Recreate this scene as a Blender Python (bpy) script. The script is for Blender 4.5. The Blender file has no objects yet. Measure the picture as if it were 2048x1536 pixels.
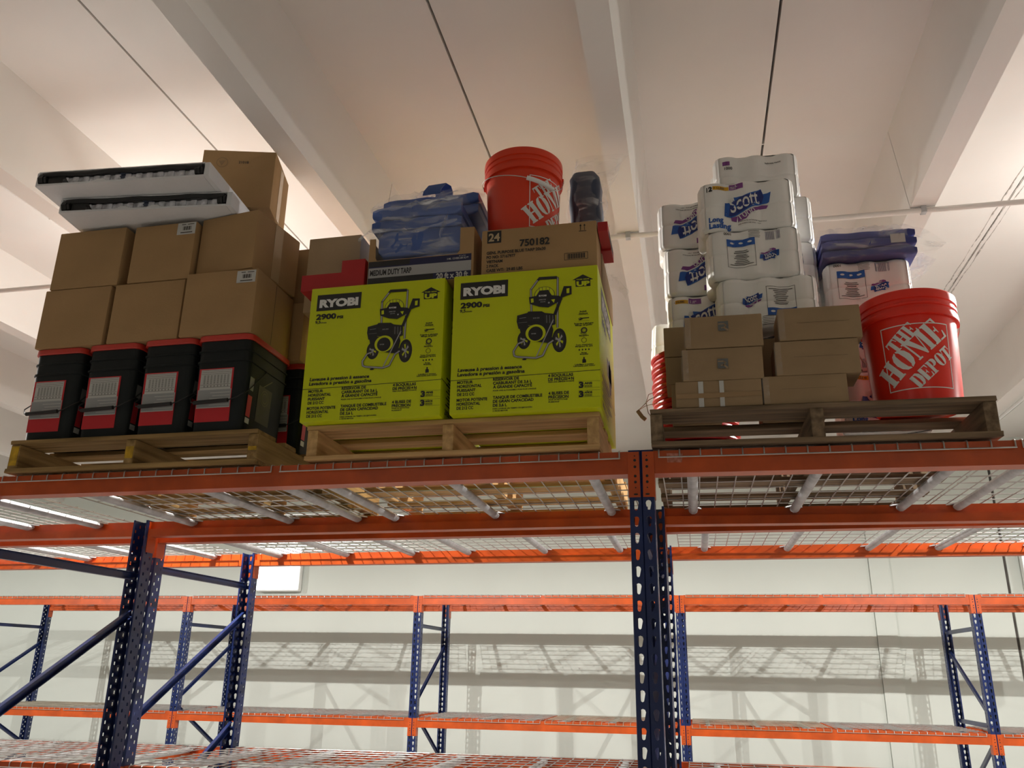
import bpy, bmesh, math, random
import numpy as np
from mathutils import Vector, Matrix
random.seed(7)
ZC = 1.6                       # eye height above the floor; heights below are given from eye level
C = bpy.context.scene.collection
S = bpy.context.scene
PI = math.pi
# ------------------------------------------------------------------ camera
cam = bpy.data.cameras.new('camera'); co = bpy.data.objects.new('camera', cam); C.objects.link(co); S.camera = co
cam.sensor_fit = 'HORIZONTAL'; cam.sensor_width = 36.0; cam.lens = 1666.3 / 2048 * 36; cam.clip_start = .05; cam.clip_end = 100
pit, yaw, rol = .32855, -.21129, .01547
fw = Vector((math.sin(yaw)*math.cos(pit), math.cos(yaw)*math.cos(pit), math.sin(pit)))
ri = Vector((math.cos(yaw), -math.sin(yaw), 0)); up = ri.cross(fw)
r2 = ri*math.cos(rol) + up*math.sin(rol); u2 = -ri*math.sin(rol) + up*math.cos(rol)
M = Matrix((r2, u2, -fw)).transposed().to_4x4(); M.translation = (0, 0, ZC); co.matrix_world = M
# ------------------------------------------------------------------ view and world
S.view_settings.view_transform = 'Standard'; S.view_settings.look = 'None'; S.view_settings.gamma = 1
S.view_settings.use_curve_mapping = False; S.view_settings.exposure = 0.14
w = bpy.data.worlds.new('world'); S.world = w; w.use_nodes = True
w.node_tree.nodes['Background'].inputs[0].default_value = (.9, .92, 1, 1); w.node_tree.nodes['Background'].inputs[1].default_value = .0
# ------------------------------------------------------------------ lamps and added back fill (only the ceiling lamps get fixtures, at the end)
LAMPS = [(-2.88, 4.22, 2.15), (2.62, 4.22, 2.15), (-8.5, 4.22, 2.15), (8.45, 4.22, 2.15)]
FILL_BACK = [(-2.9, -3.6, 2.02), (2.5, -3.6, 2.02)]  # unseen fill added behind the camera to lift the goods' fronts; no fixtures
def lamp(p, e, r=.018, col=(1.0, .965, .915), kind='SPOT'):
    l = bpy.data.lights.new('lamp_or_fill_light', kind); l.energy = e; l.shadow_soft_size = r; l.color = col
    if kind == 'SPOT': l.spot_size = PI; l.spot_blend = .25
    o = bpy.data.objects.new('lamp_or_fill_light', l); C.objects.link(o); o.location = (p[0], p[1], p[2]-.05+ZC); return o
for p in LAMPS: lamp(p, 480); lamp((p[0], p[1], p[2]-.15), 44, .03, kind='POINT')
for p in FILL_BACK: lamp(p, 14, .15)

# ================================================================== helpers
def lin(c):
    return tuple(((x/12.92) if x <= .04045 else ((x+.055)/1.055)**2.4) for x in c)
MATS = {}
def mat(name, col, rough=.6, metal=0, noise=.06, nscale=6, bump=0, bscale=60, spec=.5, stretch=(1, 1, 1), emit=0, dirt=None, coat=0):
    if name in MATS: return MATS[name]
    m = bpy.data.materials.new(name); m.use_nodes = True; nt = m.node_tree; b = nt.nodes['Principled BSDF']
    b.inputs['Roughness'].default_value = rough; b.inputs['Metallic'].default_value = metal
    b.inputs['Specular IOR Level'].default_value = spec; b.inputs['Coat Weight'].default_value = coat
    tc = nt.nodes.new('ShaderNodeTexCoord'); mp = nt.nodes.new('ShaderNodeMapping'); mp.inputs['Scale'].default_value = stretch
    nt.links.new(tc.outputs['Object'], mp.inputs[0])
    if noise:
        n = nt.nodes.new('ShaderNodeTexNoise'); n.inputs['Scale'].default_value = nscale; n.inputs['Detail'].default_value = 5
        nt.links.new(mp.outputs[0], n.inputs['Vector'])
        r = nt.nodes.new('ShaderNodeValToRGB'); r.color_ramp.elements[0].position = .3; r.color_ramp.elements[1].position = .7
        d = dirt if dirt else tuple(max(0, c*(1-noise*2)) for c in col)
        r.color_ramp.elements[0].color = (*d, 1); r.color_ramp.elements[1].color = (*[min(1, c*(1+noise)) for c in col], 1)
        nt.links.new(n.outputs['Fac'], r.inputs[0]); nt.links.new(r.outputs[0], b.inputs['Base Color'])
    else: b.inputs['Base Color'].default_value = (*col, 1)
    if bump:
        n2 = nt.nodes.new('ShaderNodeTexNoise'); n2.inputs['Scale'].default_value = bscale; n2.inputs['Detail'].default_value = 4
        nt.links.new(mp.outputs[0], n2.inputs['Vector'])
        bp = nt.nodes.new('ShaderNodeBump'); bp.inputs['Strength'].default_value = bump; bp.inputs['Distance'].default_value = .01
        nt.links.new(n2.outputs['Fac'], bp.inputs['Height']); nt.links.new(bp.outputs[0], b.inputs['Normal'])
    if emit:
        b.inputs['Emission Color'].default_value = (*col, 1); b.inputs['Emission Strength'].default_value = emit
    MATS[name] = m; return m
def film_mat():
    if 'film' in MATS: return MATS['film']
    m = bpy.data.materials.new('clear_film'); m.use_nodes = True; nt = m.node_tree
    b = nt.nodes['Principled BSDF']; b.inputs['Base Color'].default_value = (.85, .86, .88, 1); b.inputs['Roughness'].default_value = .18
    t = nt.nodes.new('ShaderNodeBsdfTransparent'); mx = nt.nodes.new('ShaderNodeMixShader')
    n = nt.nodes.new('ShaderNodeTexNoise'); n.inputs['Scale'].default_value = 9; n.inputs['Detail'].default_value = 3; n.inputs['Distortion'].default_value = .8
    tc = nt.nodes.new('ShaderNodeTexCoord'); mp = nt.nodes.new('ShaderNodeMapping'); mp.inputs['Scale'].default_value = (.8, .8, 3.5); mp.inputs['Rotation'].default_value = (0, .9, 0)
    nt.links.new(tc.outputs['Object'], mp.inputs[0]); nt.links.new(mp.outputs[0], n.inputs['Vector'])
    r = nt.nodes.new('ShaderNodeValToRGB'); r.color_ramp.elements[0].position = .52; r.color_ramp.elements[0].color = (.075, .075, .075, 1)
    r.color_ramp.elements[1].position = .72; r.color_ramp.elements[1].color = (.42, .42, .42, 1)  # noise ramp paints whitish streak highlights into the film's opacity
    bp = nt.nodes.new('ShaderNodeBump'); bp.inputs['Strength'].default_value = .25; bp.inputs['Distance'].default_value = .01
    nt.links.new(n.outputs['Fac'], r.inputs[0]); nt.links.new(r.outputs[0], mx.inputs[0])
    nt.links.new(n.outputs['Fac'], bp.inputs['Height']); nt.links.new(bp.outputs[0], b.inputs['Normal'])
    nt.links.new(t.outputs[0], mx.inputs[1]); nt.links.new(b.outputs[0], mx.inputs[2]); nt.links.new(mx.outputs[0], nt.nodes['Material Output'].inputs[0])
    MATS['film'] = m; return m

class MB:
    """collects shapes, then links them as one mesh object"""
    def __init__(s): s.bm = bmesh.new(); s.mods = []; s.smooth = False
    def quad(s, pts):
        return s.bm.faces.new([s.bm.verts.new(p) for p in pts])
    def box(s, x0, x1, y0, y1, z0, z1, bev=0, M=None):
        r = bmesh.ops.create_cube(s.bm, size=1); vs = r['verts']
        for v in vs:
            v.co = Vector((x0+(v.co.x+.5)*(x1-x0), y0+(v.co.y+.5)*(y1-y0), z0+(v.co.z+.5)*(z1-z0)))
        if bev:
            es = list({e for v in vs for e in v.link_edges})
            rr = bmesh.ops.bevel(s.bm, geom=es, offset=bev, segments=2, affect='EDGES', profile=.5); vs = list({v for f in rr['faces'] for v in f.verts} | {v for v in vs if v.is_valid})
        if M:
            for v in vs: v.co = M @ v.co
        return s
    def tube(s, path, r, n=8, closed=False, cap=True, sq=(1, 1)):
        P = [Vector(p) for p in path]; rings = []; N = len(P)
        u = None
        for i, p in enumerate(P):
            a = P[i-1] if (i > 0 or closed) else p; b = P[(i+1) % N] if (i < N-1 or closed) else p
            d = (b-a).normalized()
            if u is None:
                u = d.orthogonal().normalized()
                if abs(d.z) < .9: u = d.cross(Vector((0, 0, 1))).normalized()
            else:
                u = (u - d*u.dot(d)).normalized()
            v = d.cross(u); rr = r[i] if isinstance(r, (list, tuple)) else r
            rings.append([s.bm.verts.new(p + u*(math.cos(2*PI*k/n)*rr*sq[0]) + v*(math.sin(2*PI*k/n)*rr*sq[1])) for k in range(n)])
        R = N if closed else N-1
        for i in range(R):
            A, B = rings[i], rings[(i+1) % N]
            for k in range(n): s.bm.faces.new((A[k], A[(k+1) % n], B[(k+1) % n], B[k]))
        if cap and not closed: s.bm.faces.new(rings[0][::-1]); s.bm.faces.new(rings[-1])
        return s
    def lathe(s, prof, n=48, cx=0, cy=0, M=None):
        rings = []
        for r, z in prof:
            if r < 1e-6: rings.append([s.bm.verts.new((cx, cy, z))])
            else: rings.append([s.bm.verts.new((cx+r*math.cos(2*PI*k/n), cy+r*math.sin(2*PI*k/n), z)) for k in range(n)])
        for A, B in zip(rings, rings[1:]):
            for k in range(n):
                q = [A[k % len(A)], A[(k+1) % len(A)], B[(k+1) % len(B)], B[k % len(B)]]
                q = list(dict.fromkeys(q))
                if len(q) > 2: s.bm.faces.new(q)
        if M:
            for R in rings:
                for v in R: v.co = M @ v.co
        return s
    def loft(s, rings, cap=True):
        R = [[s.bm.verts.new(p) for p in r] for r in rings]; n = len(R[0])
        for A, B in zip(R, R[1:]):
            for k in range(n): s.bm.faces.new((A[k], A[(k+1) % n], B[(k+1) % n], B[k]))
        if cap: s.bm.faces.new(R[0][::-1]); s.bm.faces.new(R[-1])
        return s
    def prism(s, poly, f0, f1):
        """poly of 2-D points; f0/f1 turn one into a 3-D point on either end"""
        A = [s.bm.verts.new(f0(p)) for p in poly]; B = [s.bm.verts.new(f1(p)) for p in poly]; n = len(A)
        s.bm.faces.new(A); s.bm.faces.new(B[::-1])
        for k in range(n): s.bm.faces.new((A[k], B[k], B[(k+1) % n], A[(k+1) % n]))
        return s
    def build(s, name, m, parent=None, smooth=None, origin=None, tilt=True):
        bmesh.ops.recalc_face_normals(s.bm, faces=s.bm.faces)
        me = bpy.data.meshes.new(name)
        if origin is not None: bmesh.ops.translate(s.bm, verts=s.bm.verts, vec=-Vector(origin))
        if smooth:
            for f in s.bm.faces: f.smooth = True
            for e in s.bm.edges:
                if len(e.link_faces) == 2 and e.calc_face_angle(0) > smooth: e.smooth = False
        s.bm.to_mesh(me); s.bm.free(); me.materials.append(m)
        o = bpy.data.objects.new(name, me); C.objects.link(o)
        if parent: o.parent = parent
        elif origin is not None: place(o, origin, 0, tilt)
        else: o.location = (0, 0, ZC)
        return o
def place(o, loc, rz=0, tilt=True, rx=0, ry=0):
    """goods and near racks follow the slight lean of the two bays (the middle frame stands highest)"""
    x, y, z = loc; R = Matrix.Rotation(rz, 4, 'Z') @ Matrix.Rotation(rx, 4, 'X') @ Matrix.Rotation(ry, 4, 'Y')
    if tilt and y < 6:
        sl = .0039 if x < -.138 else -.0068
        z += sl*(x+.138); R = Matrix.Rotation(-math.atan(sl), 4, 'Y') @ R
    o.location = (x, y, z+ZC); o.rotation_euler = R.to_euler()
def tag(o, label=None, cat=None, group=None, kind=None):
    if label: o['label'] = label
    if cat: o['category'] = cat
    if group: o['group'] = group
    if kind: o['kind'] = kind
    return o
def thing(name, label, cat, loc, rz=0, group=None, tilt=True, rx=0, ry=0):
    o = bpy.data.objects.new(name, None); o.empty_display_size = .05; C.objects.link(o); place(o, loc, rz, tilt, rx, ry); return tag(o, label, cat, group)
KIDS = {}
def copy_tree(o, label, loc, rz=0, group=None, tilt=True, rx=0, ry=0):
    c = o.copy(); C.objects.link(c); c['label'] = label
    if group: c['group'] = group
    place(c, loc, rz, tilt, rx, ry)
    def rec(a, b):
        for ch in [x for x in bpy.data.objects if x.parent == a]:
            k = ch.copy(); C.objects.link(k); k.parent = b; rec(ch, k)
    rec(o, c); return c

# ------------------------------------------------------------------ printing on surfaces
TXT = {}
def text2d(s, bold=0.0):
    k = (s, bold)
    if k in TXT: return TXT[k]
    cu = bpy.data.curves.new('t', 'FONT'); cu.body = s; cu.size = 1; cu.resolution_u = 3; cu.offset = bold; cu.fill_mode = 'FRONT'
    ob = bpy.data.objects.new('t', cu); me = ob.to_mesh()
    V = [(v.co.x, v.co.y) for v in me.vertices]; F = [tuple(p.vertices) for p in me.polygons]
    ob.to_mesh_clear(); bpy.data.objects.remove(ob); bpy.data.curves.remove(cu)
    x0 = min(v[0] for v in V) if V else 0; x1 = max(v[0] for v in V) if V else 1
    TXT[k] = (V, F, x0, x1); return TXT[k]
class Print:
    def __init__(s): s.ch = {}
    def add(s, V, F, col, layer=0): s.ch.setdefault(col, []).append((V, F, layer))
    def poly(s, pts, col, layer=0): s.add(list(pts), [tuple(range(len(pts)))], col, layer)
    def rect(s, x0, y0, x1, y1, col, layer=0): s.poly([(x0, y0), (x1, y0), (x1, y1), (x0, y1)], col, layer)
    def frame(s, x0, y0, x1, y1, t, col, layer=0):
        s.rect(x0, y0, x1, y0+t, col, layer); s.rect(x0, y1-t, x1, y1, col, layer); s.rect(x0, y0+t, x0+t, y1-t, col, layer); s.rect(x1-t, y0+t, x1, y1-t, col, layer)
    def text(s, t, x, y, h, col, layer=1, width=None, bold=.02, rot=0, shear=0, center=False):
        V, F, a, b = text2d(t, bold); k = h/.7; kx = k if width is None else width/max(1e-6, b-a)
        W = (b-a)*kx; c, n = math.cos(rot), math.sin(rot); out = []
        for vx, vy in V:
            X = (vx-a)*kx + shear*vy*k - (W/2 if center else 0); Y = vy*k - (h/2 if center else 0)
            out.append((x+X*c-Y*n, y+X*n+Y*c))
        s.add(out, F, col, layer)
    def stroke(s, pts, w, col, layer=0):
        for (ax, ay), (bx, by) in zip(pts, pts[1:]):
            L = math.hypot(bx-ax, by-ay) or 1; nx, ny = -(by-ay)/L*w/2, (bx-ax)/L*w/2
            s.poly([(ax+nx, ay+ny), (bx+nx, by+ny), (bx-nx, by-ny), (ax-nx, ay-ny)], col, layer)
        for (ax, ay) in pts[1:-1]: s.disc(ax, ay, w/2, w/2, col, layer, 8)
    def disc(s, x, y, rx, ry, col, layer=0, n=20): s.poly([(x+rx*math.cos(2*PI*k/n), y+ry*math.sin(2*PI*k/n)) for k in range(n)], col, layer)
    def ring(s, x, y, rx, ry, t, col, layer=0, n=24):
        V = []; F = []
        for k in range(n):
            c, d = math.cos(2*PI*k/n), math.sin(2*PI*k/n); V += [(x+rx*c, y+ry*d), (x+(rx-t)*c, y+(ry-t)*d)]
        for k in range(n): j = (k+1) % n; F.append((2*k, 2*j, 2*j+1, 2*k+1))
        s.add(V, F, col, layer)
    def merge(s, o, f, dl=0):
        for col, L in o.ch.items():
            for V, F, l in L: s.add([f(p) for p in V], F, col, l+dl)
    def build(s, parent, fn, names, step=None, d=.0006):
        for col, L in s.ch.items():
            bm = bmesh.new()
            for V, F, layer in L:
                vs = [bm.verts.new((x, y, layer)) for x, y in V]
                for f in F:
                    try: bm.faces.new([vs[i] for i in f])
                    except ValueError: pass
            if step:
                bmesh.ops.triangulate(bm, faces=[f for f in bm.faces if len(f.verts) > 4])
                xs = [v.co.x for v in bm.verts]; ys = [v.co.y for v in bm.verts]
                for ax, vals in ((0, xs), (1, ys)):
                    st = step if ax == 0 else step*2
                    k = math.floor(min(vals)/st)+1
                    while k*st < max(vals):
                        p = [0, 0, 0]; q = [0, 0, 0]; p[ax] = k*st; q[ax] = 1
                        bmesh.ops.bisect_plane(bm, geom=bm.verts[:]+bm.edges[:]+bm.faces[:], plane_co=p, plane_no=q); k += 1
            for v in bm.verts: v.co = fn(v.co.x, v.co.y, (v.co.z+1)*d)
            me = bpy.data.meshes.new(names.get(col, col+'_print')); bm.to_mesh(me); bm.free(); me.materials.append(INK[col])
            o = bpy.data.objects.new(names.get(col, col+'_print'), me); C.objects.link(o); o.parent = parent
INK = {}
for n, c in dict(black=(.012, .012, .012), white=(.78, .78, .75), yellow=(.72, .38, .01), lime=(.60, .67, .0), grey=(.22, .22, .2), dark=(.03, .028, .022), navy=(.01, .012, .06), blue=(.015, .10, .42),
                 deepblue=(.012, .03, .2), purple=(.22, .05, .26), red=(.55, .012, .02), silver=(.38, .38, .38), text=(.05, .04, .03), brown=(.10, .065, .03), pale=(.55, .55, .52), faint=(.30, .19, .085), plumbars=(.06, .05, .16)).items():
    INK[n] = mat('ink_'+n, c, .45, noise=0)
front = lambda y: (lambda s, t, d: Vector((s, y-d, t)))

# materials of the things
m_card = mat('cardboard', (.42, .265, .125), .8, noise=.07, nscale=3, bump=.08, bscale=120, spec=.2)
m_card2 = mat('cardboard_pale', (.46, .33, .19), .75, noise=.06, nscale=4, bump=.06, bscale=120, spec=.2)
m_card3 = mat('cardboard_dull', (.36, .25, .14), .75, noise=.08, nscale=4, bump=.06, bscale=120, spec=.2)
m_tape = mat('packing_tape', (.50, .36, .2), .18, noise=.05, spec=.6)
m_orange = mat('orange_paint', (.52, .078, .008), .38, noise=.12, nscale=9, bump=.02)
m_orange_old = mat('orange_paint_worn', (.62, .13, .03), .5, noise=.25, nscale=12)
m_blue = mat('blue_paint', (.010, .023, .105), .3, noise=.12, nscale=9)
m_galv = mat('galvanised', (.50, .51, .52), .5, metal=.5, noise=.12, nscale=20)
m_wire = mat('mesh_wire', (.50, .49, .47), .35, metal=.6, noise=.1, nscale=10)
m_conc = mat('painted_concrete', (.80, .765, .725), .8, noise=.025, nscale=1.3, bump=.05, bscale=25, spec=.25)
nt = m_conc.node_tree; b_ = nt.nodes['Principled BSDF']; src = b_.inputs['Base Color'].links[0].from_socket
vo = nt.nodes.new('ShaderNodeTexVoronoi'); vo.inputs['Scale'].default_value = 1.7; gt = nt.nodes.new('ShaderNodeMath'); gt.operation = 'LESS_THAN'; gt.inputs[1].default_value = .008
mxc = nt.nodes.new('ShaderNodeMix'); mxc.data_type = 'RGBA'; mxc.inputs['B'].default_value = (.12, .10, .08, 1)
nt.links.new([n for n in nt.nodes if n.type == 'MAPPING'][0].outputs[0], vo.inputs['Vector']); nt.links.new(vo.outputs['Distance'], gt.inputs[0]); nt.links.new(gt.outputs[0], mxc.inputs['Factor'])
nt.links.new(src, mxc.inputs['A']); nt.links.new(mxc.outputs['Result'], b_.inputs['Base Color'])
m_wall = mat('painted_wall', (.69, .735, .685), .8, noise=.02, nscale=1.1, bump=.04, bscale=20, spec=.25)
m_floor = mat('floor_concrete', (.58, .54, .505), .5, noise=.08, nscale=1.5, spec=.4)
m_joint = mat('joint_gap', (.12, .11, .10), .9, noise=.2)
m_film = film_mat()
m_fold_glint = m_film.copy(); m_fold_glint.name = 'gathered_film_glint'
for nd in m_fold_glint.node_tree.nodes:
    if nd.type == 'VALTORGB': nd.color_ramp.elements[0].color = (.25, .25, .25, 1); nd.color_ramp.elements[1].color = (.85, .85, .85, 1)  # more opaque ramp paints stronger streak highlights into the gathered film
m_paper = mat('pack_wrap', (.90, .89, .85), .35, noise=.02, bump=.10, bscale=22, spec=.5)
m_bucket = mat('orange_bucket', (.74, .042, .006), .36, noise=.02, spec=.5)
m_bucketr = mat('red_bucket', (.86, .030, .012), .30, noise=.02, spec=.5)
m_redlid = mat('red_plastic', (.55, .035, .02), .35, noise=.03)
m_redd = mat('deep_red_plastic', (.50, .006, .006), .3, noise=.03)
m_redcard = mat('red_card', (.42, .012, .012), .55, noise=.05)
m_pail = mat('black_plastic', (.012, .015, .015), .5, noise=.1, spec=.22)
m_blackp = mat('matte_black_plastic', (.012, .012, .012), .55, noise=.1)
m_foam = mat('white_foam', (.74, .75, .76), .75, noise=.03, bump=.15, bscale=90)
m_tarp = mat('blue_tarp', (.06, .12, .36), .5, noise=.12, nscale=6, bump=.3, bscale=9)
m_tarp2 = mat('navy_tarp', (.045, .055, .24), .55, noise=.15, nscale=6, bump=.3, bscale=9)
m_tarp3 = mat('dark_tarp', (.03, .045, .085), .5, noise=.2, nscale=6, bump=.3, bscale=9)
m_lime = mat('lime_carton', (.60, .67, .0), .45, noise=.03, nscale=2, spec=.4)
m_steel = mat('wire_steel', (.6, .58, .55), .3, metal=.9, noise=.05)
m_white = mat('white_plastic', (.8, .8, .78), .4, noise=.02)
m_sil = mat('silver_wrap', (.66, .67, .72), .3, metal=.1, noise=.25, nscale=40)
def woodm(name, col, dark, ax, gray=0):
    st = [26, 26, 26]; st[ax] = 1.6
    return mat(name, col, .75, noise=.2, nscale=1.4, stretch=tuple(st), dirt=dark, bump=.25, bscale=3, spec=.2)
WOOD = {}
for k, c, d in (('old', (.37, .24, .095), (.17, .105, .04)), ('new', (.62, .40, .185), (.42, .25, .10)), ('grey', (.27, .19, .115), (.095, .065, .04))):
    WOOD[k] = (woodm('wood_'+k+'_x', c, d, 0), woodm('wood_'+k+'_y', c, d, 1))
m_yel = mat('yellow_paint', (.60, .36, .01), .6, noise=.25, nscale=30)

# ================================================================== the room
H = 2.576; HS = H*.828; YW = 10.15; D = H*.548; XJ = -.91*H
def structure(name, mb, m, **k): return tag(mb.build(name, m, **k), kind='structure')
mb = MB(); mb.box(-14, 11, -9, 12, -1.75, -1.6); structure('floor', mb, m_floor)
for span, (ya, yb) in enumerate(((-9, 3.847), (3.853, YW+.02))):
    mb = MB()
    for k in range(-6, 11):
        x0 = XJ + k*D; x1 = x0 + D
        if x0 < -13.5 or x1 > 11: continue
        g = .006; xc = XJ + (k+.5)*D; a, b = .103, .056; h = H
        prof = [(x0+g, h+.1), (x0+g, h), (xc-a, h), (xc-b, HS), (xc+b, HS), (xc+a, h), (x1-g, h), (x1-g, h+.1)]
        mb.prism(prof, lambda p: (p[0], ya, p[1]), lambda p: (p[0], yb, p[1]))
    structure('ceiling' if span == 0 else 'ceiling.001', mb, m_conc)
mb = MB(); mb.box(-14, 11, -9, 12, H+.1, H+.16); structure('trim_1', mb, m_joint)
mb = MB(); mb.box(-14, 11, 3.847, 3.853, H, H+.09); structure('trim_2', mb, m_conc)
# back wall of upright panels: a slightly proud panel strip and a dark joint
mb = MB()
for xa, xb, dy in ((-14, 1.955, 0), (1.959, 2.17, -.03), (2.17, 3.345, .0), (3.375, 11, .0)): mb.box(xa, xb, YW+dy, YW+.3, -1.6, H+.1)
structure('wall_back', mb, m_wall)
mb = MB(); mb.box(1.95, 1.967, YW+.03, YW+.31, -1.6, H); mb.box(3.34, 3.38, YW+.02, YW+.31, -1.6, H); structure('trim_3', mb, m_joint)
mb = MB()
for sx, r in ((-.035, .004), (.030, .005), (0, .003)):
    mb.tube([(XJ+3*D+sx+random.uniform(-.004, .004), 3.9+k*.09, H+.001) for k in range(40)], [r*random.uniform(.4, 1.5) for k in range(40)], 6)
structure('trim_4', mb, mat('joint_sealant', (.68, .65, .61), .9, noise=.3, nscale=25))
for nm, b in (('wall_left', (-14.2, -14, -9, 12)), ('wall_right', (11, 11.2, -9, 12)), ('wall_front', (-14, 11, -9.2, -9))):
    mb = MB(); mb.box(*b, -1.6, H+.1); structure(nm, mb, m_wall)

# ================================================================== pallet racks
HB = .073; ZB1 = .587; ZB2 = -.525; DEP = 1.057; PH = .0381
TEAR = [(.0088, .008), (.0062, .0145), (0, .017), (-.0062, .0145), (-.0088, .008), (-.0042, -.0135), (0, -.016), (.0042, -.0135)]
SLOT = [(.0052, 0), (.0050, .007), (0, .0075), (-.0050, .007), (-.0052, 0), (-.0050, -.007), (0, -.0075), (.0050, -.007)]
def strip(mb, fn, sc, w, z0, z1, hole, off=0):
    p = .0508; a = w/2; b = p/2; z = z1 - p - off
    if off: mb.quad([fn(sc-a, z1-off), fn(sc+a, z1-off), fn(sc+a, z1), fn(sc-a, z1)])
    while z > z0:
        zc = z+b; o = [(a, 0), (a, b), (0, b), (-a, b), (-a, 0), (-a, -b), (0, -b), (a, -b)]
        O = [mb.bm.verts.new(fn(sc+x, zc+y)) for x, y in o]; I = [mb.bm.verts.new(fn(sc+x, zc+y)) for x, y in hole]
        for k in range(8): j = (k+1) % 8; mb.bm.faces.new((O[k], O[j], I[j], I[k]))
        z -= p
    mb.quad([fn(sc-a, z0), fn(sc+a, z0), fn(sc+a, z+p), fn(sc-a, z+p)])
def post_mesh():
    mb = MB(); z0, z1 = -1.6, .664
    f = lambda s, z: (s, -.001 + (.004 if abs(s) < .004 else 0), z)
    for sc in (-.0195, .0195): strip(mb, lambda s, z: (s, .0, z), sc, .034, z0, z1, TEAR)
    mb.quad([(-.0025, 0, z0), (0, .004, z0), (0, .004, z1), (-.0025, 0, z1)]); mb.quad([(0, .004, z0), (.0025, 0, z0), (.0025, 0, z1), (0, .004, z1)])
    for sx in (-1, 1):
        x = sx*PH; mb.quad([(sx*.0365, 0, z0), (x, .0016, z0), (x, .0016, z1), (sx*.0365, 0, z1)])
        mb.quad([(x, .0016, z0), (x, .006, z0), (x, .006, z1), (x, .0016, z1)])
        strip(mb, lambda s, z: (x, s, z), .0215, .031, z0, z1, SLOT); strip(mb, lambda s, z: (x, s, z), .0525, .031, z0, z1, SLOT, .0254)
        mb.quad([(x, .068, z0), (x, .074, z0), (x, .074, z1), (x, .068, z1)]); mb.quad([(x, .074, z0), (x-sx*.009, .074, z0), (x-sx*.009, .074, z1), (x, .074, z1)])
    bmesh.ops.remove_doubles(mb.bm, verts=mb.bm.verts, dist=.0002)
    o = mb.build('post', m_blue); me = o.data; bpy.data.objects.remove(o); return me
POST = post_mesh()
def channel(mb, p, q, w=.036, d=.020, t=.003):
    """open channel between two points lying in a plane x = const"""
    p, q = Vector(p), Vector(q); dr = (q-p).normalized(); n = Vector((1, 0, 0)); v = dr.cross(n)
    P = [(-d/2, -w/2), (d/2, -w/2), (d/2, -w/2+t), (-d/2+t, -w/2+t), (-d/2+t, w/2-t), (d/2, w/2-t), (d/2, w/2), (-d/2, w/2)]
    mb.prism(P, lambda c: p + n*c[0] + v*c[1], lambda c: q + n*c[0] + v*c[1])
def frame_rack(x, yf, label, hz=.40, tilt=True, seq=('rf', 'fr', 'rf')):
    t = thing('rack_frame', label, 'rack frame', (x, yf, -1.6), group=None, tilt=False)
    sl = 0
    if tilt: sl = (.0039 if x < -.138 else -.0068)*(x+.138)
    for i, y in enumerate((0, DEP)):
        o = bpy.data.objects.new('post', POST); C.objects.link(o); o.parent = t; o.location = (0, y, 1.6+sl)
        if i: o.rotation_euler = (0, 0, PI)
        md = o.modifiers.new('s', 'SOLIDIFY'); md.thickness = .0022; md.offset = 0
        b = MB(); b.box(-.05, .05, y+(-.01 if not i else -.09), y+(.09 if not i else .01), 0, .006); b.build('foot_plate', m_blue, t)
    y0, y1 = .045, DEP-.045; z = hz+1.6
    b = MB(); channel(b, (0, y0, z), (0, y1, z)); b.build('horizontal_brace', m_blue, t)
    z -= .17; dirs = seq
    for dn in dirs:
        if z < .5: break
        b = MB()
        if dn == 'rf': channel(b, (0, y1, z), (0, y0, z-.56)); z -= .62
        elif dn == 'fr': channel(b, (0, y0, z), (0, y1, z-.50)); z -= .55
        else: channel(b, (0, y0, z), (0, y1, z)); z -= .12
        b.build('horizontal_brace' if dn == 'h' else 'diagonal_brace', m_blue, t)
    return t
def beam(x0, x1, yo, zb, sgn, label, m=None, hb=HB, tilt=True):
    """x0,x1 frame centres; yo outer face; sgn +1 = front beam (inside is +y)"""
    m = m or m_orange; t = thing('rack_beam', label, 'rack beam', (x0, yo, zb), tilt=tilt); L = x1-x0
    Y = lambda y: sgn*y
    b = MB(); P = [(0, 0), (.064, 0), (.064, hb*.48), (.042, hb*.48), (.042, hb), (0, hb)]
    b.prism(P, lambda c: (PH+.002, Y(c[0]), c[1]), lambda c: (L-PH-.002, Y(c[0]), c[1])); b.build('rail', m, t)
    for e in (0, 1):
        xe = 0 if not e else L; s = 1 if not e else -1
        b = MB(); b.box(*sorted((xe+s*.0045, xe+s*.041)), *sorted((Y(-.0045), Y(-.001))), -.075, hb-.002, bev=.001)
        b.box(*sorted((xe+s*(PH+.0005), xe+s*(PH+.0035))), *sorted((Y(-.004), Y(.062))), -.075, hb-.002)
        c = b.build('connector', m, t)
        d = MB()
        for i, z in enumerate((.043, .022, -.008, -.027, -.066, .057, -.045)):
            zz = z; r = (.0045, .0045, .0045, .0045, .0055, .0022, .0022)[i]
            cx = xe+s*.0185
            vs = [d.bm.verts.new((cx+r*math.cos(a*PI/5)*(1.3 if i == 4 else 1), Y(-.0052), zz+r*math.sin(a*PI/5)*(.5 if i == 4 else 1))) for a in range(10)]; d.bm.faces.new(vs)
        d.build('rivet_holes', m_blackp, c)
    return t
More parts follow.
